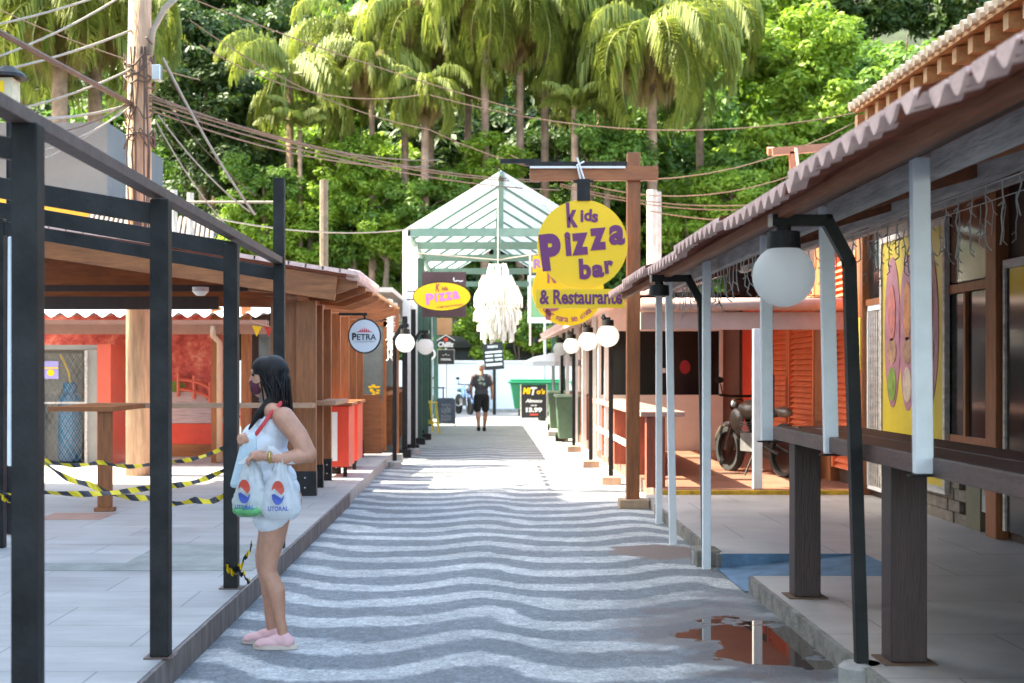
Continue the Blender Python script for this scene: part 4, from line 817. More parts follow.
# ---------------------------------------------------------------- motorcycles
def motorcycle(tank_m, lab, loc, rz):
    t = thing('motorcycle', (0,0,0), lab, 'motorcycle', 'parked motorcycles')
    for x in (-.66, .66):
        w = G().lathe([(.24,-.02),(.235,.02)], (x,0,.3), 24, 'y').build('wheel', chrome, t)
        prof = [(.24,-.05),(.29,-.055),(.315,-.02),(.315,.02),(.29,.055),(.24,.05),(.24,-.05)]
        G().lathe(prof, (x,0,.3), 28, 'y').build('tyre', rubber, w)
        g = G()
        for k_ in range(5): a = 2*math.pi*k_/5; g.beam((x,0,.3),(x+.24*math.cos(a),0,.3+.24*math.sin(a)),.03,.03)
        g.build('spokes', black, w)
    G().tube([(.66,.09,.3),(.38,.07,.95)], .025).tube([(.66,-.09,.3),(.38,-.07,.95)], .025).build('fork', chrome, t)
    G().tube([(.38,0,.9),(.1,0,.55),(-.1,0,.35),(-.3,0,.4),(-.25,0,.75),(.3,0,.8)], .025).tube([(-.3,.1,.4),(-.66,.1,.3)],.02).tube([(-.3,-.1,.4),(-.66,-.1,.3)],.02).build('frame', black, t)
    g = G(); g.box(-.15,.2,-.13,.13,.3,.55)
    for i in range(5): g.box(-.02,.2,-.15,.15,.56+i*.03,.57+i*.03)
    g.build('engine', mat('engine grey', (.14,.14,.14),.5,.3), t, bev=.01)
    G().ell((.12,0,.85),(.26,.15,.14)).ell((.3,.12,.72),(.16,.05,.15)).ell((.3,-.12,.72),(.16,.05,.15)).build('fuel_tank', tank_m, t, smooth=True)
    G().ell((-.3,0,.82),(.33,.13,.06)).build('seat', rubber, t, smooth=True); G().ell((-.62,0,.84),(.2,.07,.07)).build('tail', tank_m, t, smooth=True)
    G().tube([(.34,-.36,1.05),(.4,-.15,1.03),(.4,.15,1.03),(.34,.36,1.05)], .018).build('handlebar', black, t)
    G().ell((.47,0,.9),(.09,.11,.12)).build('headlight', chrome, t, smooth=True)
    for s_ in (-1,1): 
        m_ = G().tube([(.36,s_*.3,1.05),(.37,s_*.33,1.2)], .01,6).ell((.37,s_*.35,1.25),(.015,.07,.045)).build('mirror', black, t)
    g = G(); g.tube([(.66+.34*math.cos(a), 0, .3+.34*math.sin(a)) for a in np.linspace(.3,2.5,9)], .05, 8); g.build('front_mudguard', tank_m, t, smooth=True)
    g = G(); g.tube([(-.66+.35*math.cos(a), 0, .3+.35*math.sin(a)) for a in np.linspace(.9,3,9)], .05, 8); g.build('rear_mudguard', rubber, t, smooth=True)
    G().tube([(.15,-.12,.35),(-.1,-.16,.28),(-.75,-.18,.38)], [.025,.03,.05]).build('exhaust', chrome, t, smooth=True)
    G().tube([(-.1,.1,.3),(-.15,.28,.0)], .012).build('side_stand', black, t)
    t.location = loc; t.rotation_euler = (0,R(0),rz); return t
motorcycle(mat('beige tank', (.1,.08,.065),.3,.1), 'beige and black motorcycle parked on the brown porch by the orange shutters', (3.62, 18.95, .165), R(112))
motorcycle(mat('blue tank', (.15,.3,.55),.3,.1), 'blue motorcycle parked by the white wall beside the walking man', (-.72, 49.6, .01), R(-72))
m3 = motorcycle(MATS['beige tank'], 'motorcycle at the far left of the wall, only its mirrors and bars clear', (-2.35, 50.5, .01), R(-50))
tag(G().box(3.98,4.14,20.3,20.6,.85,1.5).build('cloth_bundle', mat('blue cloth', (.03,.08,.35),.7,.3), bev=.04), 'blue and dark bundle hanging behind the beige motorcycle', 'bundle')

# ---------------------------------------------------------------- caution tapes
tm = bpy.data.materials.new('striped caution tape'); tm.use_nodes = True; n, l, p = nodes_of(tm)
g0 = n.new('ShaderNodeNewGeometry'); s0 = n.new('ShaderNodeSeparateXYZ'); l.new(g0.outputs['Position'], s0.inputs[0])
m1 = n.new('ShaderNodeMath'); m1.operation = 'ADD'; l.new(s0.outputs['X'], m1.inputs[0]); l.new(s0.outputs['Z'], m1.inputs[1])
m15 = n.new('ShaderNodeMath'); m15.operation = 'MULTIPLY'; l.new(m1.outputs[0], m15.inputs[0]); m15.inputs[1].default_value = 7.5
m2 = n.new('ShaderNodeMath'); m2.operation = 'FRACT'; l.new(m15.outputs[0], m2.inputs[0])
m3_ = n.new('ShaderNodeMath'); m3_.operation = 'GREATER_THAN'; l.new(m2.outputs[0], m3_.inputs[0]); m3_.inputs[1].default_value = .5
mm_ = n.new('ShaderNodeMix'); mm_.data_type = 'RGBA'; l.new(m3_.outputs[0], mm_.inputs[0]); mm_.inputs[6].default_value = (.03,.03,.04,1); mm_.inputs[7].default_value = (.75,.55,.02,1); l.new(mm_.outputs[2], p.inputs['Base Color']); p.inputs['Roughness'].default_value = .4
def tape(pts, w, lab):
    g = G(); N = 40; P_ = [Vector(q) for q in pts]; out = []
    for i in range(N+1):
        t_ = i/N*(len(P_)-1); k_ = min(int(t_), len(P_)-2); f = t_-k_; c_ = P_[k_].lerp(P_[k_+1], f)
        sag = math.sin(f*math.pi)*.03; tw = math.sin(i*.5+w*90)*.9
        c_ = c_-Vector((0,0,sag)); u = Vector((0, math.sin(tw), math.cos(tw)))*w/2
        out += [c_+u, c_-u]
    g.add(out, [(i*2,i*2+1,i*2+3,i*2+2) for i in range(N)])
    return tag(g.build('caution_tape', tm), lab, 'tape', 'caution tapes between the black posts')
tape([P(0,492,9.2), P(40,492,9.2), P(160,486,9.2), P(225,470,9.13)], .04, 'lower yellow and black caution tape stretched level between the black posts')
tape([P(44,460,9.6), P(100,462,9.5), P(160,462,9.3), P(226,447,9.13)], .03, 'upper thin caution tape sagging toward the woman')
tape([P(44,462,9.5), P(88,484,9.3), P(150,498,9.2), P(195,500,9.2), P(228,493,9.13)], .042, 'caution tape slanting down across the others from the left post')
tape([P(0,494,8), P(18,493,8)], .05, 'short end of caution tape left of the nearest black post')
g = G(); 
tape([P(226,566,9.06), P(239,568,9.06)], .06, 'caution tape wrapped round the foot of the third black post')
tape([P(238,567,9.05), P(245,556,9.0), P(252,542,8.9)], .05, 'caution tape running up behind the woman from the third post foot')
tape([P(238,567,9.05), P(244,572,9.0), P(250,580,8.95)], .04, 'loose tape end lying over the kerb')

# ---------------------------------------------------------------- utility pole and cables
up_ = thing('utility_pole', (-4.58, 18.9, .15), 'weathered wooden utility pole tangled with cables behind the kiosk', 'utility pole')
G().tube([(-4.6,18.9,.15),(-4.6,18.9,4),(-4.57,18.9,9)], [.17,.165,.13], 20).build('shaft', poleM, up_, smooth=True)
g = G()
for i in range(16):
    a = random.uniform(0, 6.28); z = random.uniform(4.5, 5.9); g.tube([(-4.58+.2*math.cos(a+j*.5), 18.85+.2*math.sin(a+j*.5), z+random.uniform(-.12,.12)) for j in range(8)], .014, 5)
for i in range(6):
    x = random.uniform(-4.75,-4.42); g.tube([(x, 18.7, 3.2), (x+random.uniform(-.05,.05), 18.68, 4.4), (x+random.uniform(-.1,.1), 18.68, 5.8)], .012, 5)
g.build('cable_tangle', cableb, up_)
G().box(-4.36,-4.25,18.6,18.75,5.35,5.55).build('junction_box', silver, up_, bev=.01)
G().box(-4.63,-4.52,18.72,18.74,3.35,3.75).build('plate', steel_edge, up_)
def cab(a, b_, sag, r_, m_, lab, grp='overhead cables'):
    a, b_ = Vector(a), Vector(b_); pts = []
    for i in range(15):
        t_ = i/14; q = a.lerp(b_, t_); q.z -= sag*4*t_*(1-t_); pts.append(q)
    return tag(G().tube(pts, r_, 6).build('cable', m_), lab, 'cable', grp)
hub = P(133,105,18.8)
lab1 = 'overhead cable fanning left from the wooden utility pole'; lab2 = 'overhead cable crossing the street in front of the palms'
cab(P(-10,27,15), hub, .0, .035, cableb, 'thick brown cable slanting down from top left to the pole')
for (px, py, m_, ww) in ((-5,25,cablew,.02),(-5,58,cablew,.02),(-5,72,cablew,.022),(0,113,cablew,.02),(10,117,cablew,.025),(40,120,cablew,.02),(30,135,cableb,.015),(45,150,cablew,.015),(45,158,cablew,.012)):
    end = P(random.uniform(126,134), {25:-15,58:-8,72:30,113:68}.get(py, random.uniform(95,112)), 18.8); cab(P(px, py, 16), end, random.uniform(.02,.12), ww*.7, m_, lab1)
for (py0, x2, y2) in ((98,540,180),(101,540,182),(106,560,190),(110,430,166),(95,440,160)): cab(P(150,py0,18.8), P(x2,y2,30), .25, .012, cableb, lab2)
for (a, b_, s_) in (((195,0),(520,110),.1),((190,20),(430,130),.3),((0,10),(200,80),.1),((200,45),(420,95),.4),((430,95),(870,110),.5),((510,155),(850,150),.8),((430,130),(860,120),1.0),((560,186),(880,190),.4),((560,184),(880,184),.4),((650,211),(860,209),.2)):
    cab(P(*a,26), P(*b_,26), s_, .011, cableb, lab2)
for (x2, y2, x1, y1, ww) in ((163,58,255,215,.03),(158,115,250,212,.02),(155,120,232,232,.018),(160,95,256,196,.012),(163,60,200,120,.015)): cab(P(x1,y1,18.9), P(x2,y2,18.8), .1, ww*.65, cablew if ww>.015 else cableb, 'drop cable falling right from the wooden utility pole')
g = G(); 
tag(G().tube([P(150,55,18.8),P(153,30,18.8),P(165,8,18.8),P(178,-4,18.8)], .04).build('conduit', cablew, smooth=True), 'pale curved conduit arching off the top of the utility pole', 'conduit')
cab(P(170,202,20), P(275,202,20), 0, .02, cablew, 'horizontal pale pipe line behind the tall black post')
cab(P(170,208,20), P(420,228,26), .2, .012, cablew, 'thin white service wire behind the tall black post')
for (px, Y, top, lab) in ((174,24.5,190,'nearer thin grey pole behind the kiosk roof'),(190.5,24.8,193,'second thin grey pole behind the kiosk roof'),(652,30,190,'concrete pole just right of the tall brown post'),(657,32,192,'paired concrete pole behind the brown post arm'),(324,40,180,'distant wooden pole among the shrubs above the kiosk'),(430,45,225,'far pole beside the pavilion corner')):
    x = (px-VX)/F*Y; zt = P(px,top,Y).z; w_ = {24.5:.06,24.8:.06,30:.11,32:.1,40:.12,45:.09}[Y]
    tag(G().tube([(x,Y,0),(x,Y,zt)], w_, 8).build('pole', concrete if Y != 40 else bark), lab, 'pole', 'thin poles in the background')
# lantern at far left
ln = thing('wall_lantern', P(10,105,12), 'small cream lantern with dark roof at the far top left', 'lantern')
q = P(8,88,12); G().box(q.x-.1,q.x+.07,11.9,12.1,q.z-.14,q.z+.07).build('body', creamm, ln); G().lathe([(.17,0),(.15,.03),(.05,.1),(0,.11)], (q.x,12,q.z+.08), 16).build('cap', black, ln); G().box(q.x-.05,q.x+.0,11.89,11.9,q.z-.1,q.z+.04).build('pane', yellow, ln)
G().tube([(q.x+.0,12.05,q.z-.12),(q.x-.02,12.1,.16)], .03).build('stand', black, ln)
# houses behind the kiosk
h = thing('grey_house', (-9, 30, 0), 'grey rendered house with orange lower wall behind the kiosk roof', 'house')
G().box(-13,-7.7,29,34,0,6.6).build('wall', mat('blue grey render', (.1,.11,.125),.8,.15,1,.1), h); G().box(-13,-7.65,28.9,29,5.0,5.06).build('parapet', wgrey, h)
G().add([(-13,27.6,4.9),(-6.2,27.6,4.55),(-6.2,29.2,4.9),(-13,29.2,5.3)], [(0,1,2,3)]).build('canopy', wgrey, h)
h2 = thing('orange_house', (-9, 25.5, 0), 'bright orange gabled house wall with grey tile roof behind the kiosk', 'house')
G().prism([(-11,0),(-6.6,0),(-6.6,4.2),(-7.4,4.72),(-11,5.0)], 26, 28).build('wall', mat('bright orange render', (.8,.36,.03),.7,.06), h2)
g = G()
for i in range(26): g.tube([(-7.05+i*.085, 25.8, 4.55-i*.013), (-6.95+i*.085, 25.1, 4.18-i*.013)], .035, 6)
g.build('roof_tiles', mat('grey brown tile', (.22,.17,.14),.8,.3), h2)
g = G().add([(-7.1,25.9,4.5),(-4.8,25.9,4.17),(-4.8,25.0,3.8),(-7.1,25.0,4.1)], [(0,1,2,3)]); g.build('roof_board', wooddk, h2)
tag(G().lathe([(.05,0),(.1,.05),(.1,.1)], (-3.4,17.0,2.44), 14).build('ceiling_spot', whitep), 'small round ceiling lamp under the kiosk roof', 'ceiling lamp')

# ---------------------------------------------------------------- hillside and vegetation
def hz(x, y): 
    return 0 if y < 56 else (y-56)*.55*min(1, (y-56)/12+.25)+.8*noise.noise((x*.08, y*.08, 0))*min(1,(y-56)/6)
hg = G(); NX, NY = 60, 40
for j in range(NY+1):
    for i in range(NX+1):
        x = -90+180*i/NX; y = 57+85*j/NY; hg.v.append((x, y, hz(x, y)+.02 if j else -.2))
hg.f = [(j*(NX+1)+i, j*(NX+1)+i+1, (j+1)*(NX+1)+i+1, (j+1)*(NX+1)+i) for j in range(NY) for i in range(NX)]
hg.build('hillside', mat('dark forest floor', (.03,.04,.015),.95,.5,.5,.8,1.5), kind='structure', smooth=True)
def leafmat(name, c1, c2, tr_=.45):
    m = bpy.data.materials.new(name); m.use_nodes = True; n, l, p = nodes_of(m); out = n['Material Output']
    g = n.new('ShaderNodeNewGeometry'); cr = n.new('ShaderNodeValToRGB'); cr.color_ramp.elements[0].color = (*c1,1); cr.color_ramp.elements[1].color = (*c2,1)
    l.new(g.outputs['Random Per Island'], cr.inputs[0]); l.new(cr.outputs[0], p.inputs['Base Color']); p.inputs['Roughness'].default_value = .5
    t = n.new('ShaderNodeBsdfTranslucent'); mx = n.new('ShaderNodeMixShader'); mx.inputs[0].default_value = tr_
    l.new(cr.outputs[0], t.inputs[0]); l.new(p.outputs[0], mx.inputs[1]); l.new(t.outputs[0], mx.inputs[2]); l.new(mx.outputs[0], out.inputs[0]); return m
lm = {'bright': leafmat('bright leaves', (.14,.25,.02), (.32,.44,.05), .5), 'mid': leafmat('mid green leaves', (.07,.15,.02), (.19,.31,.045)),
      'dark': leafmat('shade dark leaves', (.025,.06,.012), (.08,.13,.025), .35), 'palm': leafmat('palm leaflets', (.12,.18,.03), (.36,.38,.07), .45), 'dry': leafmat('dry palm leaflets', (.24,.17,.06), (.4,.3,.12), .3)}
def np_mesh(name, V, Fq, m):
    me = bpy.data.meshes.new(name); me.from_pydata(V.reshape(-1,3).tolist(), [], Fq.tolist()); me.materials.append(m); return me
def crown_mesh(name, m, seed, rx, rz, nc, nl, ls):
    r_ = np.random.default_rng(seed); V = []
    lob = r_.normal(size=(6,3)); lob /= np.linalg.norm(lob, axis=1)[:,None]
    for c_ in range(nc):
        d = r_.normal(size=3); d /= np.linalg.norm(d); d[2] = d[2]*.9+.15
        k_ = .55+.5*max(0, (lob@d).max())**2; rad = k_*r_.uniform(.55,1.0)
        c0 = d*np.array([rx,rx,rz])*rad; cr_ = r_.uniform(.45,.95)*rx/3.2
        q = r_.normal(size=(nl,3)); q /= np.linalg.norm(q,axis=1)[:,None]; pos = c0+q*cr_*np.array([1.1,1.1,.75])*r_.uniform(.6,1.05,(nl,1))
        nrm = q+np.array([0,0,.7])+r_.normal(size=(nl,3))*.5; nrm /= np.linalg.norm(nrm,axis=1)[:,None]
        a = np.cross(nrm, r_.normal(size=(nl,3))); a /= np.linalg.norm(a,axis=1)[:,None]; b__ = np.cross(nrm, a)
        s_ = ls*r_.uniform(.6,1.3,(nl,1))
        V.append(np.stack([pos-a*s_, pos-b__*s_*.45+nrm*s_*.1, pos+a*s_, pos+b__*s_*.45+nrm*s_*.1], 1))
    V = np.concatenate(V); Fq = np.arange(len(V)*4).reshape(-1,4); return np_mesh(name, V, Fq, m)
crowns = {}
for i, (k_, nc) in enumerate((('bright',60),('bright',50),('mid',60),('mid',70),('dark',60),('dark',55))):
    crowns[(k_, i % 2)] = crown_mesh('crown', lm[k_], 10+i, 3.3, 3.0, nc, 130, .21)
smallc = {k_: crown_mesh('crown', lm[k_], 40+i, 1.6, 1.5, 26, 110, .13) for i, k_ in enumerate(('bright','mid','dark'))}
def limb_mesh(seed):
    r_ = random.Random(seed); g = G(); g.tube([(0,0,-4.5),(r_.uniform(-.2,.2),0,-2.5),(r_.uniform(-.3,.3),0,-.5),(0,0,1)], [.28,.22,.16,.07], 8)
    for i in range(6):
        a = r_.uniform(0,6.28); z = r_.uniform(-2.5,0); g.tube([(0,0,z),(math.cos(a)*1,math.sin(a)*1,z+.8),(math.cos(a)*2.2,math.sin(a)*2.2,z+r_.uniform(1.2,2.2))], [.1,.07,.02], 6)
    me = bpy.data.meshes.new('trunk'); me.from_pydata([tuple(v) for v in g.v], [], g.f); me.materials.append(bark); return me
limbs = [limb_mesh(s_) for s_ in range(3)]
def tree(x, y, z, kind, sc, lab, grp='trees on the hillside', small=False):
    t = thing('leafy_tree' if not small else 'shrub', (x, y, hz(x, y)), lab, 'tree' if not small else 'shrub', grp)
    me = smallc[kind] if small else crowns[(kind, random.randint(0,1))]
    c_ = bpy.data.objects.new('crown' if not small else 'foliage', me); S.collection.objects.link(c_); c_.parent = t
    b0 = hz(x, y); c_.location = (0, 0, z-b0); c_.scale = (sc, sc, sc*random.uniform(.85,1.15)); c_.rotation_euler = (0,0,random.uniform(0,6.28))
    l_ = bpy.data.objects.new('trunk' if not small else 'stem', random.choice(limbs)); S.collection.objects.link(l_); l_.parent = t; q = sc*(.3 if small else 1); l_.location = (0,0,z-b0); l_.scale = (q,q,q if not small else (z-b0+.3)/4.5)
zones = lambda px, py: ('dark' if 150 < px < 285 and py < 215 else 'dark' if px > 850 and py < 60 else 'bright' if 700 < px < 880 else 'bright' if 240 < px < 420 and py > 120 else 'dark' if random.random() < .3 else 'mid')  # fixed dark zones imitate shade by darker leaf colour; other dark trees random
rows = [(58.5, 3.2, 3.4, .78), (62, 3.6, 4.4, .95), (67, 4.0, 4.6, 1.05), (73, 4.4, 4.8, 1.15), (80, 4.8, 5.2, 1.25), (89, 5.2, 5.6, 1.4)]
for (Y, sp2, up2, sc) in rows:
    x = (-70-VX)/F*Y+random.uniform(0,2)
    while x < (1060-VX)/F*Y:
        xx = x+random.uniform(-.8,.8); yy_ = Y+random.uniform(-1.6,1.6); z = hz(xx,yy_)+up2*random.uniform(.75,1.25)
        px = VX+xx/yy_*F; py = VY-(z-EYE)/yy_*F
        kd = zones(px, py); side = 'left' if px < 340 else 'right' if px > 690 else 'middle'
        lab = {'bright':'bright green broadleaf tree on the %s of the sunny hillside','mid':'mid green broadleaf tree on the %s of the hillside','dark':'dark leaved broadleaf tree, shade partly put into its colour, on the %s of the hillside'}[kd] % side
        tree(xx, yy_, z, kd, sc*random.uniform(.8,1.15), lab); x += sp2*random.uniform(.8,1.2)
# climbing bright tree mass on the right
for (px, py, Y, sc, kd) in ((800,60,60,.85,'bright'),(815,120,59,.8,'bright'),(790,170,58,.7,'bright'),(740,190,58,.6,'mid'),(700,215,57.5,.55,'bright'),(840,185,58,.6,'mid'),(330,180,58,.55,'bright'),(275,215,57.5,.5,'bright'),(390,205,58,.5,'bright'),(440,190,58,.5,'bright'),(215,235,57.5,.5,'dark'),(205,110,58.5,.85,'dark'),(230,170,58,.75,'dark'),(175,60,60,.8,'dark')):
    q = P(px,py,Y); tree(q.x, q.y, q.z, kd, sc, {'bright':'sunlit yellow green tree at the hillside foot','mid':'mid green tree at the hillside foot','dark':'tree with shade put into its dark leaf colour at the hillside foot'}[kd], 'trees at the hillside foot')
for i, (px, py) in enumerate(((262,190),(310,215),(345,165),(372,200),(425,215),(385,240),(255,240),(490,175),(610,160),(690,235),(730,190),(300,255),(350,240))):
    q = P(px, py+random.uniform(-8,8), 55.2); kd = 'bright' if i % 4 else 'mid'
    tree(q.x, 55.6+random.uniform(-.4,.6), q.z, kd, random.uniform(.42,.6), 'slender %s tree standing before the palm trunks' % ('yellow green' if kd == 'bright' else 'mid green'), 'slender trees before the palms')
for i in range(22):
    x = -7+i*.75+random.uniform(-.3,.3); y = random.uniform(53.4,54.1); z = random.uniform(1.7,3.4); kd = random.choice(('bright','bright','mid')); tree(x, y, z, kd, random.uniform(.55,.9), 'leafy %s green shrub rising behind the white wall' % ('bright' if kd == 'bright' else 'dark'), 'shrubs behind the white wall', small=True)
# palms
def palm_mesh(seed, nf, fl, droop, m, lw=.03, ll=.62, young=False):
    r_ = np.random.default_rng(seed); V = []; rach = G()
    for k_ in range(nf):
        a = 2*math.pi*k_*.381966+r_.uniform(-.2,.2); e0 = r_.uniform(-.3,1.2) if not young else r_.uniform(.7,1.4); L = fl*r_.uniform(.8,1.1)
        d = np.array([math.cos(a),math.sin(a)]); pts = []; p_ = np.array([0.,0,0]); N = 34
        for i in range(N+1):
            t_ = i/N; e_ = e0-droop*t_**1.3*1.9; p_ = p_+np.array([d[0]*math.cos(e_), d[1]*math.cos(e_), math.sin(e_)])*L/N; pts.append(p_.copy())
        rach.tube([tuple(q) for q in pts[::3]], [.035-.03*i/11 for i in range(len(pts[::3]))], 5)
        side = np.array([-d[1], d[0], 0])
        for i in range(4, N):
            for s_ in (-1,1):
                for j in range(3):
                    t_ = i/N; base = pts[i]+(pts[i+1]-pts[i])*.33*j; l_ = ll*(math.sin(math.pi*min(1,t_*.9+.08))**.6)*r_.uniform(.8,1.2)
                    fwd = (pts[i+1]-pts[i]); fwd = fwd/np.linalg.norm(fwd)
                    o1 = side*s_*r_.uniform(.5,.9)+fwd*.45+np.array([0,0,r_.uniform(-.3,.25)]); o1 /= np.linalg.norm(o1)
                    mid = base+o1*l_*.4; tip = mid+(o1*.35+np.array([0,0,-1.]))*l_*.62
                    wv = np.cross(o1,[0,0,1.]); wv /= np.linalg.norm(wv)+1e-6; wv = wv*lw
                    V.append([base-wv*.4, base+wv*.4, mid+wv, mid-wv]); V.append([mid-wv, mid+wv, tip+wv*.15, tip-wv*.15])
    V = np.array(V); me = np_mesh('fronds', V, np.arange(len(V)*4).reshape(-1,4), m)
    mr = bpy.data.meshes.new('stalks'); mr.from_pydata([tuple(v) for v in rach.v], [], rach.f); mr.materials.append(mat('frond stalk', (.3,.3,.1),.6))
    return me, mr
pmesh = [palm_mesh(1, 26, 4.3, 1.35, lm['palm'], .027, 1.05), palm_mesh(2, 22, 3.9, 1.15, lm['palm'], .026, .95), palm_mesh(3, 12, 2.6, .75, lm['palm'], young=True)]
dead = palm_mesh(5, 16, 3.2, 2.3, lm['dry'], .03, .8)
def palm(px, py, Y, kind, sc, lab, dr=True, wtr=.17, lean=0.0):
    q = P(px, py, Y); b0 = hz(q.x, q.y); t = thing('palm_tree', (q.x, q.y, b0), lab, 'palm tree', 'palms on the hillside'); h_ = max(.5, q.z-b0)
    o = bpy.data.objects.new('crown', pmesh[kind][0]); S.collection.objects.link(o); o.parent = t; o.location = (0,0,h_); o.scale = (sc,)*3; rz_ = random.uniform(0,6.28); o.rotation_euler = (0,0,rz_)
    s_ = bpy.data.objects.new('frond_stalks', pmesh[kind][1]); S.collection.objects.link(s_); s_.parent = o
    if dr:
        d_ = bpy.data.objects.new('dead_frond_skirt', dead[0]); S.collection.objects.link(d_); d_.parent = t; d_.location = (0,0,h_-.15); d_.scale = (sc*.75,sc*.75,sc*1.05); d_.rotation_euler = (0,0,rz_+1)
    G().tube([(q.x+lean,q.y,b0-.3),(q.x+lean*.4,q.y,b0+h_*.5),(q.x,q.y,q.z)], [wtr*1.25,wtr,wtr*.85], 10).build('trunk', palmbark, t, smooth=True)
for a in ((652,45,56.0,0,1.15,'large queen palm with long drooping fronds just right of centre',True,.22),
          (520,12,57,0,1.1,'queen palm with reddish trunk behind the sign post arm'),
          (545,-30,58,1,1.1,'tall palm whose crown leaves the top edge at centre'),
          (430,15,57.5,1,1.05,'queen palm with hanging skirt left of centre'),
          (468,40,59,0,.95,'palm behind the two central ones with yellowish fronds'),
          (290,75,56.5,1,1.05,'palm with pale arching fronds right of the utility pole',False),
          (350,35,59,0,.9,'palm between the pole-side palm and the central group'),
          (215,70,60,2,.9,'young palm with upright fronds by the dark trees',False),
          (405,110,57,2,.9,'short young palm above the bright shrubs',False),
          (335,120,57.5,2,.8,'small young palm over the left shrubs',False),
          (425,90,55.2,0,.6,'shorter palm with full crown just left of the street axis'),
          (372,60,56,1,.75,'medium palm left of the central palms with dry skirt',True,.13),
          (485,-10,56,0,1.0,'palm crown at the top edge over the pavilion'),
          (575,110,55.3,2,.7,'small palm low behind the sign post arm',False),
          (300,130,55.2,2,.75,'small palm with pale trunk over the kiosk roof',False,.1),
          (590,60,60,1,1.0,'palm filling the gap behind the large queen palm'),
          (700,20,60,0,1.0,'palm on the right of the large queen palm'),
          (60,5,50,0,1.2,'left palm with thick tan trunk behind the cables',True,.3),
          (20,0,52,1,1.2,'far left palm with hanging brown skirt',True,.28),
          (95,-5,52,0,1.2,'left palm with orange brown trunk next to the utility pole',True,.28),
          (600,-10,62,1,1.0,'high palm crown at the top edge beside the large queen palm')):
    palm(*a)

# ---------------------------------------------------------------- people
YW = 7.98
def w(px, py, dy=0): q = P(px, py, YW); return Vector((q.x, YW+dy, q.z))
wo = thing('person', (w(272,645).x, YW, 0), 'woman in white top and shorts with dark mask holding plastic bags beside the kerb', 'person')
g = G()
hc = w(268,377)
g.ell(hc, (.088,.072,.1)); g.ell(hc+Vector((-.035,0,-.035)), (.055,.052,.075)); g.ell(hc+Vector((-.045,0,-.085)), (.035,.035,.03))
g.ell(hc+Vector((-.092,0,-.02)), (.018,.012,.016)); g.cap(hc+Vector((-.085,0,.02)), hc+Vector((-.097,0,-.018)), .009, .011)
g.ell(hc+Vector((.005,-.073,-.01)), (.018,.01,.028)); g.ell(hc+Vector((-.078,0,.035)), (.02,.05,.014))
g.cap(hc+Vector((.02,0,-.06)), w(274,408), .05, .052)
g.cap(w(276,411,-.12), w(276,411,.12), .05, .05); g.ell(w(274,425), (.1,.15,.11)); g.ell(w(266,441), (.12,.145,.11)); g.ell(w(270,462), (.11,.135,.12)); g.ell(w(273,487), (.125,.155,.12)); g.ell(w(280,500), (.125,.16,.11))
# near arm (her left): hangs back then bends forward
sh_, elb, wr = w(288,417,-.17), w(312,452,-.19), w(272,453,-.26)
g.cap(sh_, w(302,434,-.18), .062, .056); g.cap(w(302,434,-.18), elb, .056, .05); g.cap(elb, w(290,457,-.235), .047, .038); g.cap(w(290,457,-.235), wr, .038, .027)
# far arm holding the strap at chest
g.cap(w(268,415,.17), w(262,448,.15), .058, .046); g.cap(w(262,448,.15), w(256,440,-.1), .04, .027)
def hand(g, c_, fwd, dn, s_=1, curl=.8):
    fwd = Vector(fwd).normalized(); dn = Vector(dn).normalized(); sd = fwd.cross(dn).normalized()
    g.ell(c_+fwd*.035*s_, (.032*s_,)*3); g.cap(c_, c_+fwd*.06*s_, .024*s_, .026*s_)
    for i in range(4):
        b__ = c_+fwd*.065*s_+sd*(i-1.5)*.018*s_; L = (.036,.042,.039,.03)[i]*s_
        m_ = b__+(fwd*math.cos(curl*.5)+dn*math.sin(curl*.5))*L; e_ = m_+(fwd*math.cos(curl*1.4)+dn*math.sin(curl*1.4))*L*.8
        g.cap(b__, m_, .0085*s_, .008*s_); g.cap(m_, e_, .008*s_, .007*s_)
    tb = c_+fwd*.02*s_-sd*.025*s_; g.cap(tb, tb+(fwd*.6-sd*.6+dn*.3)*.04*s_, .011*s_, .009*s_); g.cap(tb+(fwd*.6-sd*.6+dn*.3)*.04*s_, tb+(fwd*1.2-sd*.4+dn*.8)*.045*s_, .009*s_, .008*s_)
hand(g, wr, (-1,-.1,.0), (0,.2,-1), curl=1.3); hand(g, w(257,440,-.11), (-.9,-.5,.25), (0,.8,-.6), curl=1.3)
# legs
def leg(g, hp, kn, an, ft, s_=1.0):
    mid = hp.lerp(kn,.5); g.cap(hp, mid, .095*s_, .078*s_); g.cap(mid, kn+Vector((0,0,.03)), .078*s_, .055*s_); g.cap(kn+Vector((0,0,.03)), kn-Vector((0,0,.03)), .055*s_, .05*s_)
    cf = kn.lerp(an,.35)+Vector((.015,0,0)); g.cap(kn-Vector((0,0,.03)), cf, .05*s_, .053*s_); g.cap(cf, kn.lerp(an,.75), .053*s_, .034*s_); g.cap(kn.lerp(an,.75), an, .034*s_, .031*s_)
    fb = Vector((an.x, an.y, .04)); g.cap(an, fb, .032*s_, .03*s_); g.cap(fb, fb+Vector((-.12,0,-.005)), .03*s_, .022*s_)
leg(g, w(279,505,-.075), w(271,565,-.085), w(286,632,-.1), w(286,647,-.1), .93); leg(g, w(276,505,.08), w(262,562,.07), w(270,630,.06), w(270,642,.06), .93)
fuse(g, 'body', skin, wo, .0055, 5)
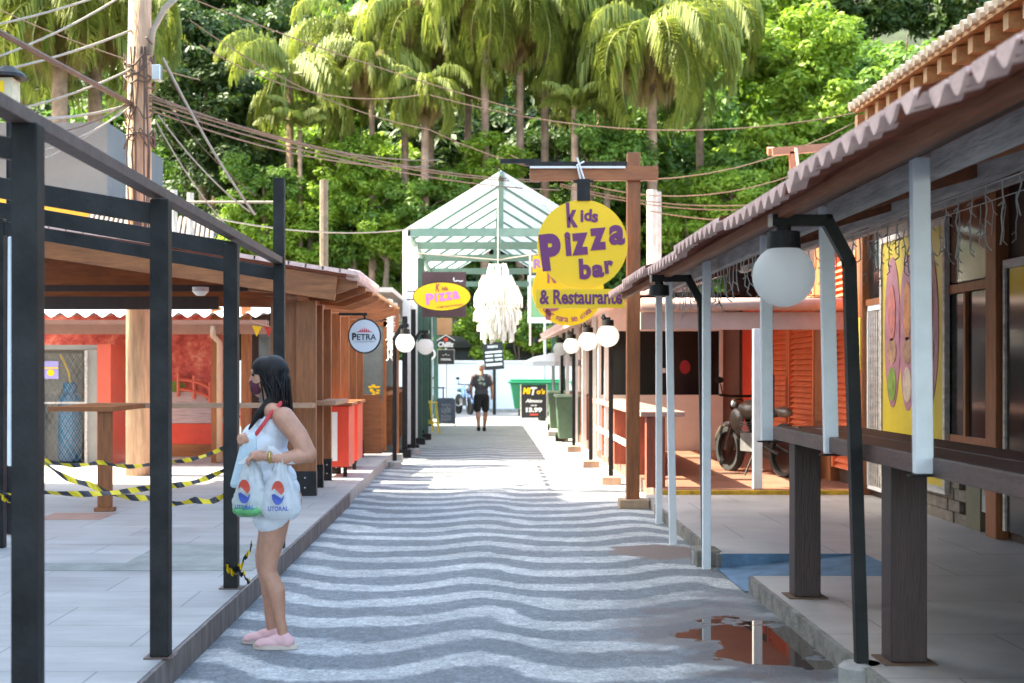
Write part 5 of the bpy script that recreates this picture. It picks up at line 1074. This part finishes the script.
# hair
g = G(); 
g.ell(hc+Vector((.03,0,.022)), (.092,.09,.103)); g.ell(hc+Vector((-.02,0,.05)), (.072,.082,.066))
g.cap(hc+Vector((.055,-.01,-.02)), w(282,404,.0), .075, .062); g.cap(hc+Vector((.035,-.06,-.02)), w(278,402,-.07), .035, .038)
g.cap(w(282,404,.0), w(290,424,.02), .062, .03)
g.cap(w(276,398,-.085), w(263,412,-.12), .03, .022); g.cap(w(263,412,-.12), w(253,428,-.125), .022, .008); g.cap(w(272,402,-.08), w(267,420,-.12), .03, .014)
hr = fuse(g, 'hair', hairm, wo, .006, 3)
g = G(); rs_ = random.Random(3)
for i in range(60):
    a = rs_.uniform(-1.3,1.5); x0 = hc+Vector((.03+.085*math.sin(a), -.06-.03*math.cos(a)*rs_.uniform(.3,1), .05)); e_ = w(rs_.uniform(270,292), rs_.uniform(408,430), rs_.uniform(-.13,-.02))
    m_ = x0.lerp(e_, .5)+Vector((rs_.uniform(-.01,.02), -.015, .01)); g.tube([x0, m_, e_, e_+Vector((rs_.uniform(-.015,.01),0,-.03))], [.004,.005,.004,.001], 4)
g.build('hair_strands', hairm, hr, smooth=True)
# mask, ear loop, brow, eye
g = G(); g.ell(hc+Vector((-.055,0,-.06)), (.046,.056,.045)); g.ell(hc+Vector((-.085,0,-.035)), (.02,.022,.026)); g.cap(hc+Vector((-.06,-.05,-.045)), hc+Vector((0,-.076,-.01)), .006, .005); fuse(g, 'face_mask', mat('maroon mask', (.09,.015,.03),.8,.2), wo, .006, 4)
g = G(); 
for s_ in (-1,1): g.ell(hc+Vector((-.078,s_*.034,.012)), (.01,.014,.007)); g.cap(hc+Vector((-.08,s_*.022,.033)), hc+Vector((-.07,s_*.05,.036)), .004, .003)
g.build('eyes', hairm, wo, smooth=True)
# top: sleeveless white, draped to the front
g = G(); g.ell(w(275,425), (.112,.16,.115)); g.ell(w(264,441), (.135,.155,.12)); g.ell(w(268,462), (.13,.15,.14)); g.ell(w(272,478), (.14,.165,.1)); g.cap(w(277,409,-.085), w(276,425,-.1), .03, .06); g.cap(w(277,409,.085), w(276,425,.1), .03, .06)
fuse(g, 'top', cloth, wo, .007, 5)
g = G(); g.ell(w(275,490), (.142,.17,.11)); g.cap(w(278,500,-.08), w(273,514,-.085), .115, .105); g.cap(w(276,500,.08), w(270,512,.075), .115, .1); fuse(g, 'shorts', mat('white shorts', (.74,.76,.82),.85,.06,10,.8,12), wo, .007, 5)
# shoes
for (ft, dy) in ((w(280,643,-.1),0), (w(264,634,.06),0)):
    g = G(); zb = .035; f = Vector((ft.x, ft.y, .0)); g.cap(f+Vector((.055,0,.045)), f+Vector((.04,0,.065)), .04, .037); g.ell(f+Vector((.02,0,.05)), (.08,.038,.04)); g.ell(f+Vector((-.04,0,.038)), (.085,.042,.03)); g.ell(f+Vector((-.085,0,.03)), (.045,.038,.022)); sh2 = fuse(g, 'shoe', mat('pink canvas', (.72,.42,.43),.8,.08), wo, .006, 3)
    pts = []
    for i in range(24):
        a = 2*math.pi*i/24; pts.append((f.x-.01+.125*math.cos(a)*(1), f.y+(.038+.006*math.cos(a+math.pi))*math.sin(a)))
    G().add([(x,y,.006) for x,y in pts]+[(x,y,.028) for x,y in pts], [tuple(range(24))[::-1], tuple(range(24,48))]+[(i,(i+1)%24,(i+1)%24+24,i+24) for i in range(24)]).build('sole', mat('pale sole', (.62,.5,.42),.7), sh2)
# strap and handbag paper (a pale folded cloth bag at the front)
hb = thing('shoulder_bag', w(255,470), 'pale blue shoulder bag with red strap held against the woman chest', 'bag')
g = G(); v0 = [w(247,433,-.15), w(262,434,-.17), w(260,490,-.13), w(232,486,-.1)]; v1 = [q+Vector((0,.08,0)) for q in v0]; g.add(v0+v1, [(0,1,2,3),(7,6,5,4),(0,4,5,1),(1,5,6,2),(2,6,7,3),(3,7,4,0)]); g.build('bag_body', mat('pale blue canvas', (.56,.68,.76),.8,.06,8,.3,20), hb, bev=.02)
g = G(); pts = [w(261,434,-.175), w(268,425,-.185), w(276,413,-.17), w(284,404,-.12), w(288,403,-.05)]; 
for d_ in (0,.006,.012): g.tube([q+Vector((0,0,d_)) for q in pts], .008, 6)
g.build('strap', mat('coral strap', (.6,.05,.06),.6), hb)
tag(G().lathe([(.036,-.008),(.038,0),(.036,.008),(.031,.006),(.031,-.006),(.036,-.008)], w(277,454,-.255), 20, 'x').build('wristwatch', mat('gold', (.6,.42,.12),.3,.1,metal=.8), smooth=True), 'gold wristwatch on the woman near wrist', 'watch')
# plastic bags: lofted, crumpled, with two handles
def pbag(name, lab, cx_, top_y, bot_y, halfw, dy, seed):
    t = thing('plastic_bag', w(cx_, bot_y, dy), lab, 'plastic bag', 'supermarket bags hanging from the arm'); N, M_ = 40, 40; g = G(); vs = []
    for j in range(M_+1):
        t_ = j/M_; z = w(cx_, top_y+(bot_y-top_y)*t_, dy).z; wd = halfw/F*YW*(.20+.76*math.sin(min(1,t_*1.15)*math.pi/2)**1.3); 
        if t_ > .86: wd *= 1-(t_-.86)*2.2
        dp = .010+.055*math.sin(min(1, t_*1.1)*math.pi/2)*(1 if t_ < .9 else 1-(t_-.9)*5)
        for i in range(N):
            a = 2*math.pi*i/N; nn_ = .016*noise.noise((math.cos(a)*2.5+seed, math.sin(a)*2.5, t_*3+seed))+.016*noise.noise((math.cos(a)*6+seed, math.sin(a)*6, t_*2.2))+.007*noise.noise((math.cos(a)*9, math.sin(a)*9+seed, t_*14))
            vs.append((w(cx_,0).x+(wd+nn_)*math.cos(a), YW+dy+(dp+nn_)*math.sin(a), z+nn_*.3))
    g.add(vs, [(j*N+i, j*N+(i+1)%N, (j+1)*N+(i+1)%N, (j+1)*N+i) for j in range(M_) for i in range(N)]+[tuple(M_*N+i for i in range(N))])
    for s_ in (-.35,.35):
        top = w(276+(cx_-275)*.15, 447, dy); top = Vector((top.x, -.26+YW, top.z+.02)); x0_ = w(cx_,0).x+s_*halfw/F*YW; zz = w(cx_, top_y+4, dy).z
        a_, b__ = Vector((x0_, YW+dy, zz)), top; d1 = Vector((.022,0,0)); ps_ = []
        for k_ in range(9): q = a_.lerp(b__, k_/8); ww = .03*(1-k_/8)+.012; ps_ += [q-Vector((ww,0.004*k_%3,0)), q+Vector((ww,.004,0))]
        g.add(ps_, [(k_*2,k_*2+1,k_*2+3,k_*2+2) for k_ in range(8)])
    bd = g.build('film', plastw, t, smooth=True)
    # print: red over blue emblem and wordmark, pressed on the front
    lx, ly = cx_+(-4 if seed < 5 else 0), (top_y+bot_y)/2+2; c_ = w(lx, ly, dy); yf = YW+dy-.095
    def curve(u, v): 
        du = u-w(cx_,0).x; return yf+.09*(du/(halfw/F*YW))**2*.8
    for (s_, m_) in ((1, mat('print red', (.6,.07,.04),.5)), (-1, mat('print blue', (.05,.09,.4),.5))):
        g = G(); pts = []
        for k_ in range(13):
            a = math.pi*k_/12*s_; pts.append((c_.x+.042*math.cos(a)*.8, c_.z+.010*s_+.055*math.sin(a)))
        pts += [(c_.x-.02, c_.z+.025), (c_.x+.02, c_.z-.012)] if s_ > 0 else [(c_.x-.02, c_.z-.005), (c_.x+.02, c_.z-.03)]
        g.add([(u, curve(u,v), v) for u, v in pts]+[(u, curve(u,v)+.003, v) for u, v in pts], [tuple(range(len(pts)))]); g.build('printed_emblem', m_, t)
    g = G(); g.text('LITORAL', c_.x, c_.z-.085, .11, .001, .02, height=.024, xf=lambda u,v,w_: (u, curve(u,v)-w_, v)); g.build('printed_word', MATS['print blue'], t)
    return t
b1 = pbag('bag', 'left white plastic bag with green contents and a red and blue emblem', 258, 457, 512, 18.5, -.24, 1.7)
G().ell(w(256,506,-.24), (.09,.09,.035)).build('green_contents', mat('green pack', (.12,.38,.14),.6,.4,12), b1, smooth=True)
pbag('bag', 'right white plastic bag with a red and blue emblem hanging at the woman hip', 287, 457, 514, 20, -.26, 7.3)

# man walking away
YM = 35.5; mx0 = (481.5-VX)/F*YM
ma = thing('person', (mx0, YM, 0), 'man in cap, dark printed t-shirt and black shorts walking away up the street', 'person')
V3 = lambda x, y, z: Vector((mx0+x, YM+y, z))
g = G(); g.ell(V3(0,0,1.61),(.075,.09,.105)); g.cap(V3(0,0,1.5),V3(0,-.01,1.42),.055,.06); g.ell(V3(-.078,0,1.6),(.012,.02,.03)); g.ell(V3(.078,0,1.6),(.012,.02,.03)); g.ell(V3(0,.09,1.6),(.015,.02,.02))
g.cap(V3(-.15,0,1.38),V3(.15,0,1.38),.07,.07); g.ell(V3(0,0,1.22),(.18,.11,.2)); g.ell(V3(0,0,.98),(.16,.11,.15))
for s_, fw in ((-1,.1),(1,-.04)):
    g.cap(V3(s_*.2,0,1.37),V3(s_*.26,-.02,1.12),.055,.045); g.cap(V3(s_*.26,-.02,1.12),V3(s_*.24+(.03 if s_>0 else -.01),.12 if s_<0 else .05,.92),.04,.028)
    hand(g, V3(s_*.24+(.03 if s_>0 else -.01),.12 if s_<0 else .05,.92), (0,.4,-1), (-s_*.7,.7,0), 1.05, .7)
for s_, ky, ay in ((-1,.02,-.12),(1,.14,.16)):
    hp, kn, an = V3(s_*.09,0,.88), V3(s_*.085+(.02 if s_>0 else 0),ky,.5), V3(s_*.07,ay,.1 if s_>0 else .12)
    g.cap(hp,kn,.09,.058); cf = kn.lerp(an,.35)-Vector((0,.02,0)); g.cap(kn,cf,.055,.06); g.cap(cf,an,.06,.036); g.cap(an,an+Vector((0,.1,-.05)),.036,.03)
fuse(g,'body',skin,ma,.009,3)
g = G(); g.ell(V3(0,0,1.2),(.19,.13,.23)); g.ell(V3(0,0,.99),(.175,.13,.15)); g.cap(V3(-.13,0,1.38),V3(.13,0,1.38),.075,.075)
for s_ in (-1,1): g.cap(V3(s_*.17,0,1.36),V3(s_*.225,-.01,1.19),.07,.066)
fuse(g,'t_shirt',mat('charcoal shirt',(.07,.07,.08),.85,.3,8,.3),ma,.009,3)
g = G()
for (x, z, a_, b__) in ((-.06,1.3,.04,.03),(.04,1.32,.03,.035),(-.02,1.22,.05,.03),(.07,1.2,.03,.04)): g.disc((mx0+x,z),a_,b__,YM-.142,YM-.136,12)
g.build('shirt_print', mat('shirt print', (.4,.5,.4),.7,.6,20), ma)
g = G(); g.ell(V3(0,0,.9),(.18,.14,.12))
for s_, ky in ((-1,.02),(1,.1)): g.cap(V3(s_*.09,0,.86),V3(s_*.1,ky,.58),.11,.095)
fuse(g,'shorts',mat('black shorts',(.015,.015,.018),.85,.3),ma,.009,3)
g = G(); g.ell(V3(0,-.005,1.67),(.088,.1,.075)); g.ell(V3(0,.12,1.65),(.06,.06,.012)); g.build('cap', mat('pale cap',(.68,.66,.62),.8),ma,smooth=True)
for s_, ay, zz in ((-1,-.12,.02),(1,.16,.0)):
    g = G(); g.ell(V3(s_*.07,ay+.05,.055+zz),(.05,.13,.045)); g.ell(V3(s_*.07,ay-.03,.07+zz),(.045,.05,.06)); g.build('shoe', MATS['black shorts'], ma, smooth=True)
for o in list(bpy.data.objects):
    if '_w' in o.keys(): del o['_w']
